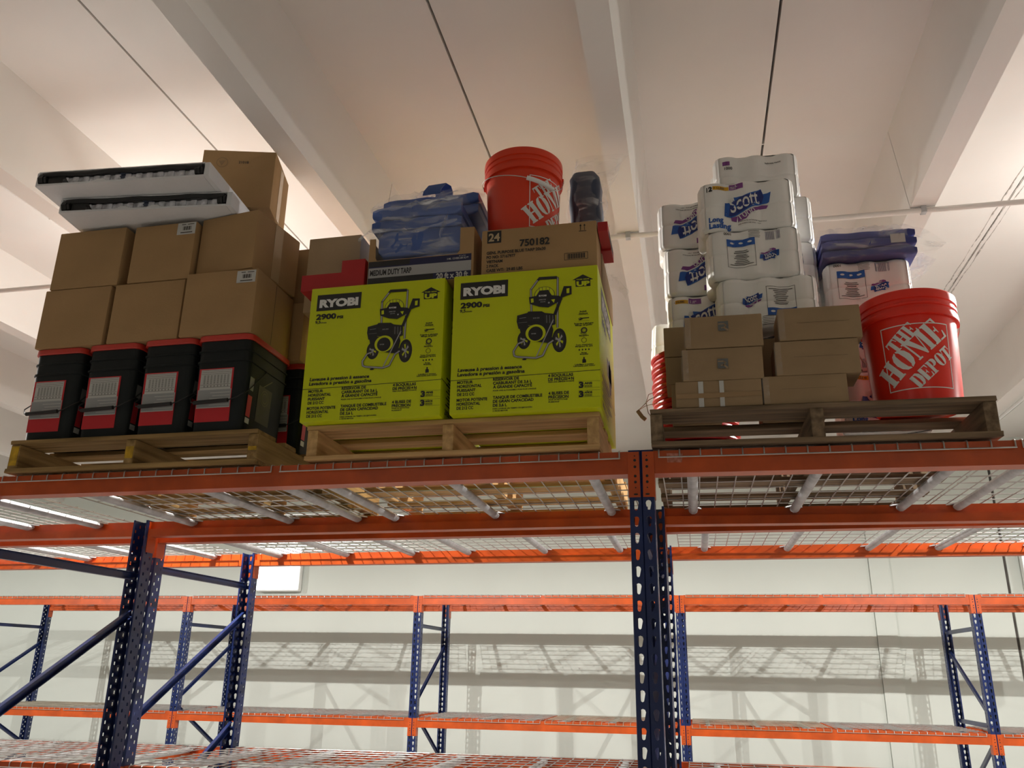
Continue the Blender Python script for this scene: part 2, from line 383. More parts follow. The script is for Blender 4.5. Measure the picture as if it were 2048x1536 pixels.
def deck(x0, x1, yf, zt, label, tilt=True, dep=DEP, chans=(.12, .5, .86), wm=None):
    t = thing('wire_deck', label, 'wire deck', (x0, yf, zt), tilt=tilt); W = x1-x0; n = round(W/.0635); r = .0024
    b = MB()
    for k in range(n+1):
        x = W*k/n; b.tube([(x, -.0065, -.024), (x, -.0065, -.004), (x, -.003, .0015), (x, .01, .003), (x, dep-.01, .003), (x, dep+.003, .0015), (x, dep+.0065, -.004), (x, dep+.0065, -.024)], r, 5)
    b.tube([(-.002, -.0095, -.0235), (W+.002, -.0095, -.0235)], r, 5); b.tube([(-.002, dep+.0095, -.0235), (W+.002, dep+.0095, -.0235)], r, 5)
    m = 9
    for k in range(m): y = .085 + (dep-.17)*k/(m-1); b.tube([(-.002, y, .0075), (W+.002, y, .0075)], r, 5)
    b.build('wire_mesh', wm or m_wire, t, smooth=1.0)
    for c in chans:
        x = W*c; d = MB(); z = -.017
        d.tube([(x, .046, z+.006), (x, .075, z), (x, dep-.075, z), (x, dep-.046, z+.006)], [.012, .019, .019, .012], 10, sq=(1.0, .85))
        for ya, yb in ((.044, .085), (dep-.044, dep-.085)):
            d.prism([(-.036, ya), (.036, ya), (.012, yb), (-.012, yb)], lambda p: (x+p[0], p[1], -.001), lambda p: (x+p[0], p[1], -.006))
        d.build('support_channel', m_galv, t, smooth=.7)
    return t
R1, R2, R3 = 2.61, 3.816, 8.127
X1 = [-5.07, -2.604, -.138, 2.33]; X2 = [-5.23, -2.69, -.14, 2.41]; X3 = [-7.72, -5.19, -2.66, -.12, 2.40, 4.93]
near = ['far left', 'left', 'right']
frame_rack(X1[1], R1, 'blue upright frame of the near rack, at the left edge of the picture', .388)
frame_rack(X1[2], R1, 'blue near frame with the big perforated post between lime boxes and paper packs', .388)
frame_rack(X2[1], R2, 'blue upright frame with a bright blue diagonal, behind the near rack on the left', .453, seq=('rf', 'rf', 'rf'))
frame_rack(X2[2], R2, 'blue upright frame directly behind the big perforated post', .453)
frame_rack(X1[3], R1, 'blue upright frame at the right end of the near rack', .388); frame_rack(X2[3], R2, 'blue upright frame at the right end of the middle rack', .453)
frame_rack(X1[0], R1, 'blue upright frame at the far left end of the near rack', .388); frame_rack(X2[0], R2, 'blue upright frame at the far left end of the middle rack', .453)
for i, x in enumerate(X3[:5]):
    frame_rack(x, R3, 'blue far rack frame, ' + ['at the left edge of the picture', 'with rusty upper connectors behind the left diagonal', 'standing free in the middle', 'partly hidden just right of the big perforated post', 'standing free on the right'][i], .385, tilt=False, seq=('rf', 'h', 'fr') if i == 4 else ('rf', 'fr', 'rf'))
def rows(X, yf, levels, nm, bays, tl=True, hb=HB, mm=None):
    for i in bays:
        for lv, zb in levels:
            beam(X[i], X[i+1], yf, zb, 1, 'orange %s beam, front side, %s, %s level' % (nm, BAY[nm][i], lv), mm, hb, tl)
            beam(X[i], X[i+1], yf+DEP, zb, -1, 'orange %s beam, rear side, %s, %s level' % (nm, BAY[nm][i], lv), mm, hb, tl)
BAY = {'near rack': ['left of the left frame', 'under pails and lime boxes', 'under the paper packs'],
       'middle rack': ['left of the left frame', 'left of the perforated post', 'right of the perforated post'],
       'far rack': ['leftmost bay', 'second bay from the left', 'bay left of the free middle frame', 'bay between the free middle frame and the perforated post', 'bay right of the perforated post', 'rightmost bay']}
rows(X1, R1, (('upper', ZB1),), 'near rack', (0, 1, 2))
for o in list(C.objects):
    if o.get('label', '').startswith('orange near rack beam, front side, under the paper packs'):
        b = MB(); pass
        b.quad([(.083, -.0006, .034), (.128, -.0006, .033), (.131, -.0006, .062), (.081, -.0006, .064)]); q = b.build('tape_residue', mat('tape_residue', (.52, .22, .16), .25, noise=.3, nscale=60, dirt=(.40, .10, .04)), o); q['label'] = 'pale leftover tape on the beam face'
        b = MB(); b.lathe([(0, -.0008), (.0055, -.0008), (.0055, -.0002), (0, -.0002)], 10, .305, 0, M=Matrix.Translation((0, 0, .043)) @ Matrix.Rotation(PI/2, 4, 'X')); b.build('paint_chip', mat('paint_chip', (.62, .42, .28), .6, noise=.1), o)
rows(X2, R2, (('upper', ZB1), ('lower', ZB2)), 'middle rack', (0, 1, 2))
X3B = [-7.72, -5.19, -2.66, -.12, 2.40, 4.93]
BAY['far rack'] = ['leftmost bay', 'second bay from left', 'bay left of the perforated post', 'bay right of the perforated post', 'rightmost bay']
rows(X3B, R3, (('upper', ZB1-.006), ('lower', ZB2-.02)), 'far rack', range(5), False, .085)
zt = ZB1+HB
deck(-2.50, -1.41, R1, zt, 'galvanised wire deck under the pallet of black pails', chans=(.16, .62, .93))
deck(-1.375, -.205, R1, zt, 'galvanised wire deck under the pallet of lime boxes', chans=(.06, .46, .9))
deck(-.08, .945, R1, zt, 'galvanised wire deck under the grey weathered pallet', chans=(.1, .5, .9))
deck(.965, 2.1, R1, zt, 'galvanised wire deck right of the weathered pallet', chans=(.08, .5, .9))
deck(-3.78, -2.69, R1, zt, 'galvanised wire deck left of the left frame on the near rack')
deck(-5.0, -3.80, R1, zt, 'galvanised wire deck at the far left end of the near rack')
for lv, z in (('upper', zt), ('lower', ZB2+HB)):
    for i, (a, b_) in enumerate(((-5.15, -4.0), (-3.97, -2.76), (-2.62, -1.46), (-1.42, -.22), (-.06, 1.1), (1.14, 2.33))):
        deck(a, b_, R2, z, 'middle rack wire deck, %s level, %s from the left' % (lv, ['first', 'second', 'third', 'fourth', 'fifth', 'sixth'][i]))
m_wire3 = mat('mesh_wire_worn', (.42, .38, .30), .5, metal=.3, noise=.2, nscale=5)
for lv, z in (('upper', ZB1-.006+.085+.004), ('lower', ZB2-.02+.085+.004)):
    for i in range(5):
        for j in range(2):
            a = X3B[i]+.06+j*1.215
            deck(a, a+1.17, R3, z, 'far rack wire deck, %s level, %s half of %s' % (lv, 'left' if j == 0 else 'right', BAY['far rack'][i]), tilt=False, wm=m_wire3 if (i+j) % 3 == 0 else None)

# ================================================================== pallets
def board(parent, nm, b6, ax, kind, bev=.002):
    b = MB(); b.box(*b6, bev=bev)
    for v in b.bm.verts: v.co += Vector((random.uniform(-.0012, .0012), random.uniform(-.001, .001), random.uniform(-.0012, .0012)))
    return b.build(nm, WOOD[kind][ax], parent)
def pallet(label, x0, kind, yf=2.595, tops=None, W=1.016, Dp=1.219, yellow=False, gap=None):
    t = thing('wooden_pallet', label, 'pallet', (x0, yf, .670)); z1 = .016; z2 = .108; zt_ = .124
    for i, x in enumerate((0, W/2-.019, W-.038)):
        s = board(t, 'stringer', (x, x+.038, .004, Dp-.004, z1, z2), 1, kind)
        if yellow:
            b = MB(); b.box(x+.003, x+.035, .0028, .006, z1+.012+.01*i, z2-.006-.02*i); q = b.build('yellow_mark', m_yel, s); q['label'] = 'yellow paint on stringer end'
    tops = tops or [(0, .135), (.2, .09), (.38, .09), (.56, .09), (.74, .09), (.92, .09), (1.08, .139)]
    for y, wd in tops: board(t, 'deck_board', (random.uniform(-.004, .003), W+random.uniform(-.003, .004), y, y+wd, z2+.0004, zt_), 0, kind)
    for y, wd in ((0, .1), (.28, .09), (.56, .09), (.84, .09), (1.12, .099)): board(t, 'bottom_board', (random.uniform(-.003, .002), W+random.uniform(-.002, .003), y-.004, y+wd, 0, z1-.0004), 0, kind)
    return t
pallet('worn wooden pallet with yellow painted stringer ends under the black pails', -2.485, 'old', yellow=True)
pallet('clean pale wooden pallet under the lime green boxes', -1.283, 'new')
pallet('grey weathered wooden pallet under the paper packs and red bucket', -.103, 'grey', tops=[(0, .135), (.22, .09), (.42, .09), (.62, .09), (.8, .09), (.95, .09), (1.08, .139)])
ZP = .796

# ================================================================== cartons
def carton(label, loc, w, d, h, rz=0, m=None, name='cardboard_box', cat='box', group=None, rx=0, ry=0, seam=True, bev=.004, sag=.003, tape=None):
    t = thing(name, label, cat, loc, rz, group, rx=rx, ry=ry)
    b = MB(); b.box(0, w, 0, d, 0, h, bev=bev)
    bmesh.ops.subdivide_edges(b.bm, edges=[e for e in b.bm.edges if e.calc_length() > .08], cuts=3, use_grid_fill=True)
    ph = random.random()*6
    for v in b.bm.verts:
        a = math.sin(v.co.x*9+ph)*math.sin(v.co.z*11+ph)*sag*.4
        if .01 < v.co.x < w-.01 and .01 < v.co.z < h-.01: v.co.y += (a + sag*.3) * (1 if v.co.y < d/2 else -1) * (4*(v.co.x/w)*(1-v.co.x/w))
    b.build('carton_body', m or m_card, t, smooth=.6)
    if seam:
        s = MB(); s.box(w*.5-.0008, w*.5+.0008, .01, d-.01, h+.0004, h+.0012); s.box(w-.0005, w+.0008, d*.5-.001, d*.5+.001, .006, h-.006); s.build('flap_seam', INK['brown'], t)
    if tape:
        s = MB(); s.box(w+.0006, w+.0014, d*.5-.026, d*.5+.026, *tape); q = s.build('tape_strip', m_tape, t); q['label'] = 'shiny clear packing tape'
    return t
def sticker(parent, x0, z0, w, h, y=0):
    p = Print(); p.rect(0, 0, w, h, 'pale', 0)
    p.rect(w*.22, h*.82, w*.45, h*.88, 'text', 1); p.rect(w*.55, h*.82, w*.9, h*.88, 'text', 1); p.rect(w*.2, h*.12, w*.85, h*.2, 'text', 1)
    x = w*.3
    for k in range(11): p.rect(x, h*.35, x+w*(.012+.018*(k % 3)), h*.68, 'text', 1); x += w*.043
    p.build(parent, lambda s, t, d: Vector((x0+s, y-d, z0+t)), dict(pale='barcode_label', text='barcode_print'))
W1, H1 = .302, .252
Z1 = 1.168; Z2 = 1.420
GA = 'plain brown cartons stacked on the black pails'
c = carton('plain brown carton, lower row, at the left end', (-2.481, 2.602, Z1), .298, .30, .250)
carton('plain brown carton, lower row, second from the left', (-2.163, 2.602, Z1), .304, .30, .249)
c = carton('brown carton with a white barcode sticker at its upper right front, above the rightmost pail', (-1.845, 2.590, Z1), .300, .30, .262); sticker(c, .214, .205, .078, .05)
carton('plain brown carton, upper row, at the left end', (-2.469, 2.602, Z2), .306, .30, .257)
c = carton('brown carton with a white barcode sticker, under the foam trays in the middle', (-2.119, 2.602, Z2), .272, .30, .250); sticker(c, .19, .195, .08, .052)
c = carton('turned brown carton with shiny tape along its right side, upper row', (-1.838, 2.628, 1.435), .265, .285, .252, rz=-.145, tape=(.006, .246))
carton('brown carton behind the turned one, upper row', (-1.845, 2.93, Z2+.01), .335, .30, .256)
carton('brown carton behind the lower row, next to the lime box', (-1.845, 2.905, Z1), .345, .30, .255)
c = carton('large brown carton with a round stamp and 21018, topmost of all on the left', (-1.962, 2.735, 1.832), .31, .26, .275, rz=.255, bev=.003, tape=(.01, .26))
p = Print(); p.ring(.085, .215, .025, .025, .004, 'faint'); p.poly([(.07, .222), (.1, .226), (.084, .198)], 'faint'); p.text('21018', .155, .212, .012, 'text'); p.build(c, front(-.0), dict(faint='round_stamp', text='stamped_number'))

# ------------------------------------------------------------------ foam trays with rods
def foam_tray(label, loc, rz, W=.715, Dp=.66, Hh=.062):
    t = thing('foam_tray', label, 'foam packing', loc, rz)
    b = MB(); P = [(0, 0), (Dp, 0), (Dp, Hh), (0, Hh), (0, Hh-.004), (.06, Hh-.004), (.06, .008), (0, .008)]
    b.prism(P, lambda c: (.010, c[0], c[1]), lambda c: (W-.022, c[0], c[1]))
    b.box(0, .0105, .004, Dp, 0, Hh, bev=.003); b.box(W-.0225, W, 0, Dp, 0, Hh, bev=.004)
    for cx in (.27, .40):
        for k in range(3): b.box(cx-.03+.008*k, cx+.03-.008*k, .001, .03, .008+.0035*k, .012+.0035*k, bev=.001)
    b.build('foam_body', m_foam, t, smooth=.5)
    b = MB(); z = Hh*.72
    b.tube([(.03+(W-.06)*k/24, .004, z+.004+.003*math.sin(k*.75)) for k in range(25)], .0095, 8); b.build('black_rod', m_blackp, t, smooth=.7)
    for x, a in ((.028, 0), (W-.042, 1)):
        b = MB()
        for dx, r in ((-.012, .0235), (.0, .026), (.012, .0235)): b.tube([(x+dx-.005, .018, Hh*.52), (x+dx+.005, .018, Hh*.52)], r, 8)
        b.tube([(x+(-.017 if not a else .017), .026, Hh*.5), (x+(-.024 if not a else .024), .026, Hh*.5)], .013, 6); b.build('end_cap', m_blackp, t, smooth=.5)
    b = MB(); b.prism([(.05, .014), (.135, .014), (.115, .05), (.05, .05)], lambda c: (c[0], .006, c[1]), lambda c: (c[0], .04, c[1])); b.build('black_sleeve', m_blackp, t)
    b = MB(); b.tube([(W*.47, .016, .02), (W*.49, .016, .045), (W*.535, .016, .045), (W*.545, .016, .02)], .009, 6); b.tube([(W*.475, .018, .026), (W*.545, .018, .03)], .012, 6); b.build('centre_clip', m_tarp3, t, smooth=.7)
    b = MB()
    for k in range(26):
        x = .12+k*(W-.17)/25
        b.box(x-.014, x+.014, .006+.005*(k % 2), .05, .010, .038, bev=.006)
    b.build('bubble_wrap', m_sil, t, smooth=.6)
    return t
foam_tray('lower white foam tray holding a black rod, resting on the upper cartons', (-2.386, 2.474, 1.692), .108)
foam_tray('upper white foam tray holding a black rod, below the 21018 carton', (-2.425, 2.376, 1.757), .086)

# ================================================================== black pails with red lids
def rrect(w, d, r, n=5, cx=0, cy=0):
    out = []
    for qx, qy, a0 in ((1, 1, 0), (-1, 1, 90), (-1, -1, 180), (1, -1, 270)):
        for k in range(n):
            a = math.radians(a0 + 90*k/(n-1)); out.append((cx+qx*(w/2-r)+r*math.cos(a), cy+qy*(d/2-r)+r*math.sin(a)))
    return out
def pail_proto(label, loc):
    t = thing('black_pail', label, 'pail', loc, group=None); W, Dp = .222, .32
    prof = [(0, -.028), (.006, -.022), (.22, -.010), (.262, -.008), (.264, 0), (.270, 0), (.272, -.009), (.305, -.008), (.307, 0), (.312, 0), (.314, -.008), (.352, -.006)]
    b = MB(); b.loft([[(x, y, z) for x, y in rrect(W+o, Dp+o, .03+max(0, o*.3))] for z, o in prof]); b.build('pail_body', m_pail, t, smooth=.5)
    b = MB(); b.loft([[(x, y, z) for x, y in rrect(W+o, Dp+o, .034)] for z, o in ((.348, .004), (.350, .008), (.369, .006), (.373, -.004))]); b.build('lid', m_redlid, t, smooth=.5)
    yf = -Dp/2
    b = MB(); zz = .106
    pts = [(-W/2-.001, -.02, .262), (-W/2-.006, -.05, .22), (-W/2-.004, yf+.01, .13), (-W/2+.010, yf-.002, .109)]
    b.tube(pts + [(-W/2+.03, yf-.009, zz), (.048, yf-.009, zz+.004), (W/2-.04, yf-.003, .118), (W/2-.008, yf-.0, .135), (W/2-.001, yf+.02, .152), (W/2+.004, -.05, .24), (W/2-.002, -.02, .262)], .0022, 6)
    h = b.build('bail_wire', m_blackp, t, smooth=.8)
    g = MB(); g.tube([(-W/2+.026, yf-.009, zz-.001), (.05, yf-.009, zz+.004)], .0075, 10); g.build('hand_grip', m_blackp, h, smooth=.8)
    p = Print(); x0, x1 = -.083, .050; z0, z1, zr, zm = .036, .236, .088, .158
    p.rect(x0-.003, z0, x1+.003, z1+.003, 'red', 0); p.rect(x0+.005, zm, x1-.004, z1-.001, 'pale', 1); p.rect(x0, zr, x1, zm, 'pale', 1); p.rect(x0+.001, zr+.003, x1-.001, zm-.001, 'grey2', 1.5)
    for z in (.231, .224, .217, .176, .166): p.rect(x0+.007, z, x1-.006, z+.001, 'text', 2)
    for k in range(8):
        x = x0+.018+k*.0135
        for r in range(9): p.rect(x, .180+.0038*r, x+.008, .1822+.0038*r, 'grey', 2)
        p.rect(x+.003, .168, x+.007, .174, 'grey', 2)
    for k in range(5): p.rect(x0+.05+.01*(k % 2), .098+.0115*k, x1-.004, .1005+.0115*k, 'pale', 2)
    p.build(t, lambda s, z, d: Vector((s, yf+.0105-(z*.030)-d, z)), dict(red='red_label', pale='white_panel', text='table_lines', grey='table_print', grey2='grey_panel'))
    q = Print(); q.rect(-.06, .06, .04, .20, 'olive', 0); q.ring(-.01, .16, .03, .03, .003, 'oliveline', 1); q.ring(-.01, .16, .02, .02, .003, 'oliveline', 1); q.stroke([(-.03, .2), (.03, .24)], .004, 'oliveline', 1)
    q.build(t, lambda s, z, d: Vector((W/2-.0105+z*.030+d, s, z)), dict(olive='side_label', oliveline='side_emblem'))
    q = Print(); q.rect(-.13, .035, -.10, .055, 'pale', 1); q.rect(-.13, .06, -.10, .14, 'red', 1); q.rect(-.13, .16, -.10, .21, 'grey', 1)
    q.build(t, lambda s, z, d: Vector((W/2-.0105+z*.030+d, s, z)), dict(pale='side_barcode', red='side_band', grey='side_tag'))
    return t
INK['grey2'] = mat('ink_grey2', (.33, .34, .34), .5, noise=0); INK['olive'] = mat('ink_olive', (.05, .045, .02), .5, noise=0); INK['oliveline'] = mat('ink_oliveline', (.11, .095, .03), .5, noise=0)
PX = [-2.372, -2.128, -1.883, -1.652]
pp = pail_proto('black pail with red lid and white label, leftmost in the front row', (PX[0], 2.775, ZP))
for i, s in ((1, 'second from the left in the front row'), (2, 'third from the left in the front row'), (3, 'rightmost in the front row')):
    copy_tree(pp, 'black pail with red lid and white label, '+s, (PX[i], 2.775-.006*i, ZP), group=None)
copy_tree(pp, 'black pail with red lid in the second row, beside the lime box', (PX[3]+.055, 3.10, ZP))
copy_tree(pp, 'black pail with red lid in the rear row, behind the left lime box', (PX[3]+.075, 3.435, ZP))

# ================================================================== lime green pressure washer cartons
def homog(src, dst):
    A = []
    for (x, y), (u, v) in zip(src, dst): A += [[x, y, 1, 0, 0, 0, -u*x, -u*y], [0, 0, 0, x, y, 1, -v*x, -v*y]]
    h = np.linalg.solve(np.array(A, float), np.array([c for p in dst for c in p], float)); h = np.append(h, 1).reshape(3, 3)
    return lambda x, y: tuple((h @ np.array([x, y, 1]))[:2] / (h @ np.array([x, y, 1]))[2])
BW, BH, BD = .505, .508, .545
A = homog([(40, 150), (1328, 26), (1355, 1312), (3, 1362)], [(0, BH), (BW, BH), (BW, 0), (0, 0)])
def lime_box(label, loc):
    t = thing('pressure_washer_box', label, 'box', loc)
    b = MB(); b.box(0, BW, 0, BD, 0, BH, bev=.003); b.build('carton_body', m_lime, t, smooth=.6)
    p = Print(); K = .00039
    def T(s, x, y, h, wd=None, col='black', ly=1, bold=.03, **k):
        a = A(x, y); wv = None if wd is None else (A(x+wd, y-wd*.085)[0]-a[0]); p.text(s, a[0], a[1], h*K, col, ly, wv, bold, **k)
    def L(pts, wpx, col='black', ly=0): p.stroke([A(*q) for q in pts], wpx*K, col, ly)
    def G(pts, col='black', ly=0): p.poly([A(*q) for q in pts], col, ly)
    def E(x, y, rx, ry, col='black', ly=0, n=20): a = A(x, y); p.disc(a[0], a[1], rx*K, ry*K, col, ly, n)
    def RG(x, y, rx, ry, tt, col='black', ly=0): a = A(x, y); p.ring(a[0], a[1], rx*K, ry*K, tt*K, col, ly)
    G([(100, 210), (518, 171), (515, 319), (95, 356)]); 
    # block lettering of the maker's sign
    T('RYOBI', 122, 320, 72, 368, 'white', 1, .06)
    T('2900', 98, 432, 50, 190, bold=.05); T('PSI', 297, 419, 26, 56, bold=.05); T('9,5', 92, 470, 28, 52); T('l/min', 150, 466, 14, 50)
    L([(8, 1067), (1350, 977)], 5)
    T('Laveuse à pression à essence', 76, 990, 30, 565, bold=.035, shear=.12); T('Lavadora a presión a gasolina', 72, 1030, 30, 595, bold=.035, shear=.12)
    for i, s in enumerate(('MOTEUR', 'HORIZONTAL', 'PUISSANT', 'DE 212 CC')): T(s, 72, 1096+i*35, 25, (138, 215, 160, 150)[i], bold=.035)
    for i, s in enumerate(('MOTOR POTENTE', 'HORIZONTAL', 'DE 212 CC')): T(s, 68, 1250+i*35, 25, (268, 206, 146)[i], bold=.035)
    for i, s in enumerate(('RÉSERVOIR DE', 'CARBURANT DE 3,6 L', 'À GRANDE CAPACITÉ')): T(s, 386, 1070+i*34, 25, (232, 345, 347)[i], bold=.035)
    T('POUR UNE AUTONOMIE 2 FOIS PLUS LONGUE', 386, 1163, 11, 384)
    for i, s in enumerate(('TANQUE DE COMBUSTIBLE', 'DE GRAN CAPACIDAD', 'DE 3,6 L')): T(s, 385, 1230+i*34, 25, (440, 362, 125)[i], bold=.035)
    T('PARA LOGRAR UN TIEMPO DE EJECUCIÓN', 384, 1322, 11, 350); T('2 VECES MAYOR', 384, 1340, 11, 134)
    for i, s in enumerate(('4 BOQUILLAS', 'DE PRECISIÓN')): T(s, 877, 1041+i*34, 25, (226, 234)[i], bold=.035)
    T('PARA UNA LIMPIEZA POTENTE', 878, 1092, 11, 234)
    for i, s in enumerate(('4 BUSES DE', 'PRÉCISION')): T(s, 879, 1198+i*34, 25, (187, 182)[i], bold=.035)
    T('POUR UN NETTOYAGE', 880, 1249, 11, 172); T('PUISSANT', 880, 1268, 11, 100)
    for y, s in ((1137, 'ANS'), (1219, 'AÑOS')):
        T('3', 1155, y, 48, 44, bold=.06); T(s, 1203, y-30, 17, 74, bold=.05); T('de garantie limitée', 1206, y-16, 8, 70); T('limitada', 1206, y-5, 8, 70)
        L([(1150, y-56), (1350, y-62)], 1.5); L([(1150, y+3), (1350, y-4)], 1.5)
    # this side up
    G([(1096, 172), (1194, 118), (1290, 160), (1262, 164), (1264, 222), (1128, 232), (1124, 170)])
    T('UP', 1136, 224, 40, 122, 'lime', 1, .06); T('THIS SIDE', 1134, 172, 10, 118, 'lime', 1)
    # accessories column
    T('Incluït', 1166, 461, 15, 62); T('Incluye', 1160, 480, 15, 78); L([(1146, 484), (1248, 481)], 2)
    L([(1150, 540), (1252, 536)], 2); L([(1180, 515), (1250, 508)], 9); L([(1160, 530), (1185, 512)], 10); RG(1172, 520, 18, 12, 5)
    T('Poignée à gâchette', 1114, 572, 13, 176); T('Manga de gatillo', 1124, 586, 13, 156)
    RG(1204, 622, 28, 28, 10); RG(1204, 622, 14, 14, 3); L([(1180, 640), (1174, 652)], 6); T('Tuyau', 1178, 664, 12, 50); T('Manguera', 1160, 678, 12, 86)
    RG(1203, 711, 23, 23, 4); T("Tuyau d'aspiration", 1128, 762, 12, 152); T('Manguera de aire', 1124, 776, 12, 158)
    for k in range(4): E(1160+k*29, 799-k*2, 6, 8)
    T('Buses', 1180, 830, 11, 48); T('Boquillas', 1166, 844, 11, 76)
    G([(1187, 884), (1195, 882), (1197, 862), (1208, 862), (1209, 880), (1220, 884), (1222, 912), (1187, 916)])
    T('Lubrifiant à moteur', 1118, 938, 12, 176); T('Lubricante para motor', 1106, 952, 12, 200)
    # the pressure washer drawing
    for wx, wy, rx, ry in ((660, 710, 58, 84), (978, 712, 62, 110)):
        E(wx, wy, rx, ry, 'black', 0, 28); E(wx-2, wy, rx*.74, ry*.76, 'dark', .5, 24)
        for k in range(6):
            a = k*PI/3+.3; c_, s_ = math.cos(a), math.sin(a)
            G([(wx+rx*.2*math.cos(a-.35), wy+ry*.2*math.sin(a-.35)), (wx+rx*.2*math.cos(a+.35), wy+ry*.2*math.sin(a+.35)), (wx+rx*.58*math.cos(a+.2), wy+ry*.58*math.sin(a+.2)), (wx+rx*.58*math.cos(a-.2), wy+ry*.58*math.sin(a-.2))], 'silver' if k % 2 else 'lime', 1)
        E(wx, wy, rx*.2, ry*.17, 'silver', 1.5, 12)
    fr = [(728, 470), (722, 260), (792, 165), (965, 152), (962, 600)]
    L(fr, 20, 'text', 1); L(fr, 12, 'silver', 1.6); L([(792, 160), (958, 148)], 24, 'black', 2); L([(785, 178), (800, 160)], 22, 'black', 2)
    E(845, 310, 92, 82, 'text', 1.8, 28); E(845, 308, 86, 76, 'lime', 2, 28)
    for k in (-50, -20, 15, 50): L([(845+k, 240), (845+k*.7, 320)], 4, 'text', 2.2)
    G([(705, 330), (770, 318), (800, 270), (880, 262), (910, 310), (980, 315), (1010, 345), (965, 372), (880, 420), (800, 415), (712, 390)], 'black', 2.4)
    G([(722, 345), (745, 340), (748, 375), (724, 380)], 'lime', 2.6); G([(905, 350), (940, 345), (930, 378)], 'lime', 2.6)
    T('RYOBI', 795, 325, 15, 68, 'white', 3); T('2900 PSI', 795, 358, 9, 62, 'silver', 3); T('212 CC', 808, 376, 9, 46, 'silver', 3); E(885, 378, 8, 8, 'silver', 3); 
    G([(1020, 228), (1090, 226), (1092, 300), (1050, 312), (1010, 330), (950, 490), (925, 480), (968, 370), (985, 330)], 'black', 3); G([(1045, 250), (1072, 245), (1070, 290), (1046, 292)], 'lime', 3.2)
    G([(600, 495), (690, 470), (700, 458), (820, 455), (850, 470), (940, 478), (945, 570), (860, 600), (700, 580), (690, 620), (612, 612), (596, 550)], 'black', 3)
    G([(620, 600), (700, 585), (840, 585), (905, 560), (925, 620), (900, 740), (760, 725), (640, 690)], 'black', 2.9)
    E(765, 650, 88, 80, 'lime', 3.2, 28); E(765, 655, 64, 66, 'black', 3.5, 28); T('RYOBI', 728, 662, 10, 40, 'silver', 4); G([(735, 600), (690, 640), (700, 600), (725, 588)], 'lime', 3.4)
    for k in range(7): L([(700+k*14, 500+2*k), (708+k*14, 540)], 4, 'dark', 3.2)
    for k in range(6): L([(850+k*14, 490), (852+k*14, 560)], 3, 'silver', 3.3) if k % 2 else L([(850+k*14, 490), (852+k*14, 560)], 4, 'text', 3.3)
    T('212 CC', 742, 522, 9, 60, 'silver', 3.6); L([(620, 520), (680, 512)], 3, 'silver', 3.4); L([(612, 560), (690, 552)], 3, 'grey', 3.4)
    G([(880, 640), (910, 648), (905, 665), (872, 655)], 'black', 4); G([(868, 680), (930, 690), (920, 715), (860, 705)], 'black', 4)
    base = [(925, 530), (800, 800), (770, 866)]
    L(base, 9, 'silver', 4)
    fl = [(660, 725), (610, 745), (568, 812), (575, 852), (600, 862), (770, 872), (830, 850), (880, 745), (925, 715)]
    L(fl, 19, 'text', 4.2); L(fl, 12, 'silver', 4.4); E(665, 884, 20, 8, 'black', 4.5, 10)
    p.build(t, front(0), dict(black='black_print', white='maker_sign', silver='silver_print', lime='lime_print', dark='dark_print', text='outline_print', grey='grey_print'))
    # right hand side of the carton
    q = Print(); q.rect(.10, .385, .43, .475, 'black', 0); q.text('RYOBI', .13, .40, .05, 'white', 1, .27, .05); q.text('2900', .1, .335, .03, 'black', 1, .13, .05); q.text('PSI', .24, .335, .016, 'black', 1)
    for i in range(9): q.rect(.06+.02*(i % 2), .055+i*.012, .30+.05*(i % 3), .060+i*.012, 'black', 0)
    q.rect(0, .13, BD, .1325, 'black', 1); q.disc(.36, .22, .05, .07, 'black', 0); q.rect(.26, .2, .42, .27, 'black', 0); q.text('2900 PSI 212 CC', .05, .02, .02, 'black', 1)
    q.build(t, lambda s, z, d: Vector((BW+d, s, z)), dict(black='side_print', white='side_sign'))
    return t
lb = lime_box('lime green pressure washer box, the left one of the two', (-1.298, 2.555, ZP))
copy_tree(lb, 'lime green pressure washer box, the right one of the two', (-.760, 2.553, ZP))
ZL = ZP+BH+.003

# ------------------------------------------------------------------ on top of the lime boxes
c = carton('brown carton standing behind the red tray on the left lime box', (-1.435, 2.76, ZL), .222, .28, .325, m=m_card2)
t = thing('red_display_tray', 'red cardboard tray with a stepped front edge on the left lime box', 'tray', (-1.355, 2.575, ZL))
b = MB(); b.prism([(0, 0), (.245, 0), (.245, .112), (.155, .112), (.155, .064), (0, .064)], lambda c: (c[0], 0, c[1]), lambda c: (c[0], .004, c[1])); b.build('front_panel', m_redcard, t)
b = MB(); b.box(0, .004, .004, .16, 0, .064); b.box(.241, .245, .004, .16, 0, .112); b.box(.004, .241, .156, .16, 0, .06); b.box(.004, .241, .004, .156, 0, .004); b.build('tray_walls', m_redcard, t)
